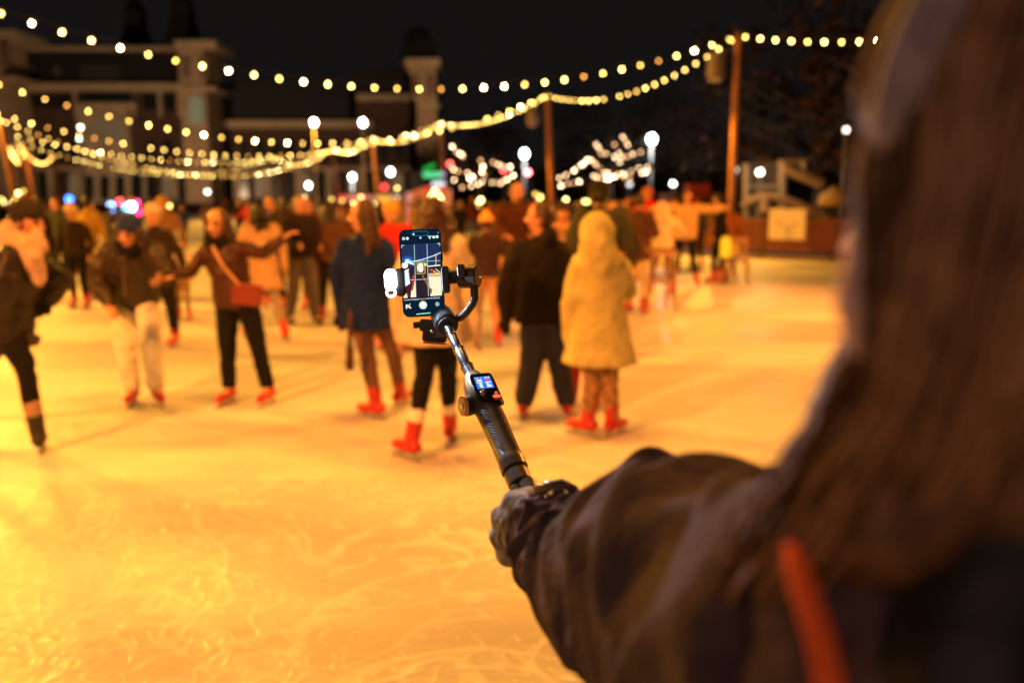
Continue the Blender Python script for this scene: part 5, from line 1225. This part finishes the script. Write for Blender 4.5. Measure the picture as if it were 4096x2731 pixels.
for i in range(NR + 1):
    u = i / NR; x = u * n1; k = min(int(x), n1 - 1); f_ = x - k
    c = cat(cp, k, f_); r = cr_[k] * (1 - f_) + cr_[k + 1] * f_
    d = (cat(cp, k, min(1, f_ + .05)) - cat(cp, k, max(0, f_ - .05))).normalized()
    a_ = (side - d * side.dot(d)).normalized(); b_ = d.cross(a_)
    row = []
    for q in range(NS):
        th = 2 * math.pi * q / NS; ct, st_ = math.cos(th), math.sin(th)
        p = a_ * ct + b_ * st_
        gr_ = .5 + .85 * u
        n0 = noise.noise(Vector((u * 4.5, ct * .7, st_ * .7)) + Vector((5, 1, 0)))
        n1_ = noise.noise(Vector((u * 8.5 + .8 * math.sin(th - .4) + n0 * .9, ct * .45, st_ * .45)))
        n2_ = noise.noise(Vector((u * 14 - .9 * math.sin(th - 1.2) + n0, ct * .6 + 4, st_ * .6)))
        r1_ = max(0, 1 - abs(n1_) * 2.3); r1_ = r1_ * r1_ * (3 - 2 * r1_)
        r2_ = max(0, 1 - abs(n2_) * 2.8); r2_ = r2_ * r2_ * (3 - 2 * r2_)
        m_ = max(.15, min(1, .6 + 1.2 * noise.noise(Vector((u * 4, ct * .8 + 7, st_ * .8)))))
        dd = gr_ * (.012 * n0 + .014 * r1_ * m_ + .011 * r2_ * (1.15 - m_)) - .006
        tp = max(0, p.dot(UP)) ** 2
        G_ = lambda c_, w_: math.exp(-((u - c_) / w_) ** 2)
        dd += tp * (.013 * G_(.52, .055) - .016 * G_(.40, .05) - .014 * G_(.625, .03) + .014 * G_(.70, .06) + .008 * G_(.27, .04))
        for (t0, kk, am, wd, ph) in folds[:3] + folds[4:12:2]:
            z_ = (u - t0 - kk * math.sin(th - ph) * .8) / wd
            if abs(z_) < 3: dd += am * .8 * math.exp(-z_ * z_) * (.3 + .7 * (.5 + .5 * math.cos(th - ph)))
        dd += .0004 * noise.noise(Vector((u * 120, ct * 14, st_ * 14)))
        row.append(c + p * (r + dd))
    rings.append(row)
inner = [[c + (p - sum(rings[0], Vector()) / NS) * .0 + (p - c) * 0 for p in rings[0]] for c in []]
c0 = sum(rings[0], Vector()) / NS
lip = [[c0 + (p - c0) * .86 + (cp[1] - cp[0]).normalized() * .03 for p in rings[0]], [c0 + (p - c0) * .90 for p in rings[0]]]
a = MB(); a.loft(lip + rings); sl = a.build('sleeve', coat_m, wo, True)
# cuff strap with studs
st = MB(); st.tube([T(2132, 1992, 1.005), T(2165, 1976, .99), T(2215, 1968, .975), T(2265, 1958, .965), T(2312, 1972, .955)], [(.004, .010), (.0055, .014), (.006, .015), (.0062, .015), (.003, .010)], 14, FW)
cu = st.build('cuff_strap', mat('shiny brown trim', (.075, .045, .05), .3, coat=.4), sl, True)
for (x, y) in ((2207, 1972), (2268, 1968), (2184, 1984)):
    q = MB(); q.ball(T(x, y, .955), .0033 if x > 2190 else .002); q.build('stud', mat('stud metal', (.8, .75, .7), .12, metal=1), cu, True)
q = MB(); q.tube([T(2072, 2180, 1.0), T(2078, 2215, .995)], [.006, .006], 12); q.build('cuff_button', mat('cuff button', (.22, .22, .30), .25, coat=.5), sl, True)
# coat body
cb = MB()
cb.limb([Vector((.44, .42, 1.50)), Vector((.40, .43, 1.42)), Vector((.38, .43, 1.2)), Vector((.38, .43, .95)), Vector((.38, .43, .78))], [(.09, .08), (.17, .12), (.19, .14), (.18, .14), (.20, .15)], Vector((1, .2, 0)))
cb.limb([T(3560, 2760, .47), T(3340, 2680, .55), T(3760, 2420, .56), Vector((.42, .45, 1.36))], [.10, .09, .07, .09])
cb.limb([Vector((.50, .38, 1.42)), Vector((.64, .30, 1.15)), Vector((.56, .50, .98))], [.08, .075, .06])
soft(cb.build('jacket', coat_m, wo, True), .011, 3, .03, .09)
tw = MB()
for x, f_ in ((.29, 0), (.47, .06)): tw.limb([Vector((x, .42, .95)), Vector((x - .01, .44 + f_, .53)), Vector((x - .02, .42 + f_, .22))], [.11, .085, .07])
soft(tw.build('trousers', blackc, wo, True), .014, 2, .02, .1)
for x, f_ in ((.27, 0), (.45, .06)):
    q = MB(); an = Vector((x, .42 + f_, .14)); q.limb([an + Vector((0, 0, .12)), an], [.058, .05]); q.limb([an + Vector((0, -.06, -.05)), an + Vector((0, .17, -.06))], [.045, .036])
    k = q.build('skate', red_boot, wo, True); soft(k, .012, 2)
    q = MB(); q.box(an + Vector((0, .05, -.128)), (.006, .31, .024)); q.box(an + Vector((0, -.03, -.105)), (.02, .05, .04)); q.box(an + Vector((0, .12, -.105)), (.02, .05, .04)); q.build('blade', blade_m, k)
# hair: under-mass and locks
hm_ = mat('long brown hair', (.115, .062, .036), .62, var=.45, scale=40, spec=.22)
uh = MB()
uh.ball(H(0, -.028, .04), (.090, .088, .108), HM, 24, 16)
for (P_) in ([(4200, -250, .42), (3980, 250, .41), (3950, 750, .41), (3930, 1200, .41), (3820, 1650, .41), (3560, 2050, .42), (3370, 2350, .44)],
             [(4300, 100, .42), (4200, 800, .42), (4150, 1400, .42), (4000, 2000, .42), (3800, 2500, .44)], [(3720, 700, .42), (3730, 1100, .41), (3650, 1500, .41), (3480, 1800, .42), (3290, 2100, .44)]):
    rr = [.03] + [.037] * (len(P_) - 2) + [.016]
    uh.limb([T(*p) for p in P_], rr)
soft(uh.build('hair', hm_, wo, True), .008, 3, .012, .02)
hl = []
def locks(n, base, spread, jz, r0, mname, col, seed, amp=16):
    rr = random.Random(seed); a = MB()
    for i in range(n):
        u = rr.random() ** 1.15; ph = rr.uniform(0, 6.28); dz = rr.uniform(*jz); pts = []
        off = [rr.uniform(-1, 1) for _ in base]
        for k, (x, y, z) in enumerate(base):
            w = spread[k]
            pts.append((x + u * w + off[k] * 14, y + off[k] * 18, z + dz * (1 if k else .6)))
        V3 = [Vector(p) for p in pts]; full = []
        m = len(V3) - 1; N = 7 * m
        for j in range(N + 1):
            x = j / N * m; k = min(int(x), m - 1); p = cat(V3, k, x - k)
            p.x += amp * math.sin(ph + j * .55) * (j / N); p.y += 0
            full.append(T(*p))
        e = rr.uniform(.6, 1.0); full = full[:max(8, int(len(full) * e))]
        L = len(full)
        r = r0 * rr.uniform(.5, 1.2)
        a.tube(full, [(r * (.55 + .75 * math.sin(math.pi * min(1, .15 + .85 * j / L))) * (1 if j < L - 3 else .4), r * .6) for j in range(L)], 6, FW)
    return a
base = [(3860, -180, .40), (3690, 250, .385), (3660, 640, .38), (3560, 1000, .38), (3470, 1400, .385), (3310, 1800, .40), (3090, 2180, .43), (2960, 2420, .47)]
a = locks(210, base, [900, 1000, 900, 900, 900, 950, 950, 900], (-.02, .05), .0040, '', None, 3)
tag(a.build('hair_locks', hm_, wo, True), kind='stuff')
base = [(3560, 620, .40), (3480, 760, .39), (3500, 1000, .385), (3440, 1350, .385), (3290, 1620, .39), (3200, 1900, .40), (3120, 2080, .42)]
a = locks(34, base, [150, 160, 120, 130, 150, 160, 160], (-.01, .02), .0030, '', None, 8, 30)
tag(a.build('loose_hair_locks', hm_, wo, True), kind='stuff')
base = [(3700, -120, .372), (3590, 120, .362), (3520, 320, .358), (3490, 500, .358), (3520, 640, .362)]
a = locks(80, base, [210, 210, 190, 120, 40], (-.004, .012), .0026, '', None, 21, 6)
tag(a.build('led_lit_hair_locks', mat('led lit hair tone', (.34, .28, .32), .5, var=.3, scale=40), wo, True), kind='stuff')  # LED light on the hair edge, put into a paler strand colour
base = [(3640, 300, .385), (3470, 560, .38), (3420, 860, .378), (3440, 1180, .38), (3360, 1480, .385), (3200, 1760, .40), (2960, 2120, .43), (2820, 2420, .47)]
a = locks(120, base, [260, 320, 280, 260, 260, 300, 340, 360], (-.02, .02), .0021, '', None, 31, 34)
tag(a.build('loose_hair_strands', hm_, wo, True), kind='stuff')
pb = MB(); base = [(3700, -200, .40), (3520, 120, .385), (3450, 380, .38), (3500, 640, .378), (3560, 900, .38), (3600, 1200, .385)]
a = locks(54, base, [200, 260, 230, 200, 200, 200], (-.015, .015), .0026, '', None, 41, 22)
tag(a.build('upper_hair_strands', hm_, wo, True), kind='stuff')
hl_ = mat('warm brown strands', (.26, .14, .08), .55, var=.3, scale=40, spec=.3)
base = [(3860, -180, .39), (3700, 250, .372), (3660, 640, .366), (3580, 1000, .366), (3470, 1400, .37), (3300, 1800, .385), (3050, 2180, .41), (2900, 2450, .45)]
a = locks(70, base, [900, 1000, 900, 900, 900, 950, 1000, 1000], (-.012, .0), .0030, '', None, 51, 38)
tag(a.build('lighter_hair_strands', hl_, wo, True), kind='stuff')
pb = MB(); pts = [T(3415, 960, .352), T(3392, 1090, .348), T(3388, 1230, .346), T(3408, 1330, .346), T(3425, 1410, .350)]
pb.limb(pts, [.003, .0052, .0064, .0055, .003]); soft(pb.build('scarf', mat('pale pink scarf', (.62, .42, .40), .9, bump=.3, scale=50), wo, True), .004, 2, .004, .01)
# orange strapped black bag on her side
bagt = thing('shoulder_bag', T(3800, 2650, .42), 'black shoulder bag with a bright orange strap at the lower right corner', 'bag')
q = MB(); q.limb([T(3990, 2330, .43), T(3900, 2700, .42), T(3850, 3100, .43)], [.055, .066, .068]); soft(q.build('bag_body', mat('black nylon', (.008, .007, .008), .6), bagt, True), .006, 4, .008, .05)
sp_ = [(3165, 2175, .392), (3190, 2260, .382), (3232, 2400, .372), (3285, 2560, .362), (3320, 2731, .355), (3380, 3000, .36), (3600, 3300, .40)]
q = MB(); q.tube([T(*p) for p in sp_], [(.0030, .0014), (.0058, .0016), (.0062, .0016), (.0062, .0016), (.0064, .0016), (.006, .0016), (.006, .0016)], 12, RT)
q.build('strap', mat('orange webbing', (.90, .13, .02), .75, bump=.3, scale=300), bagt, True)
flush()
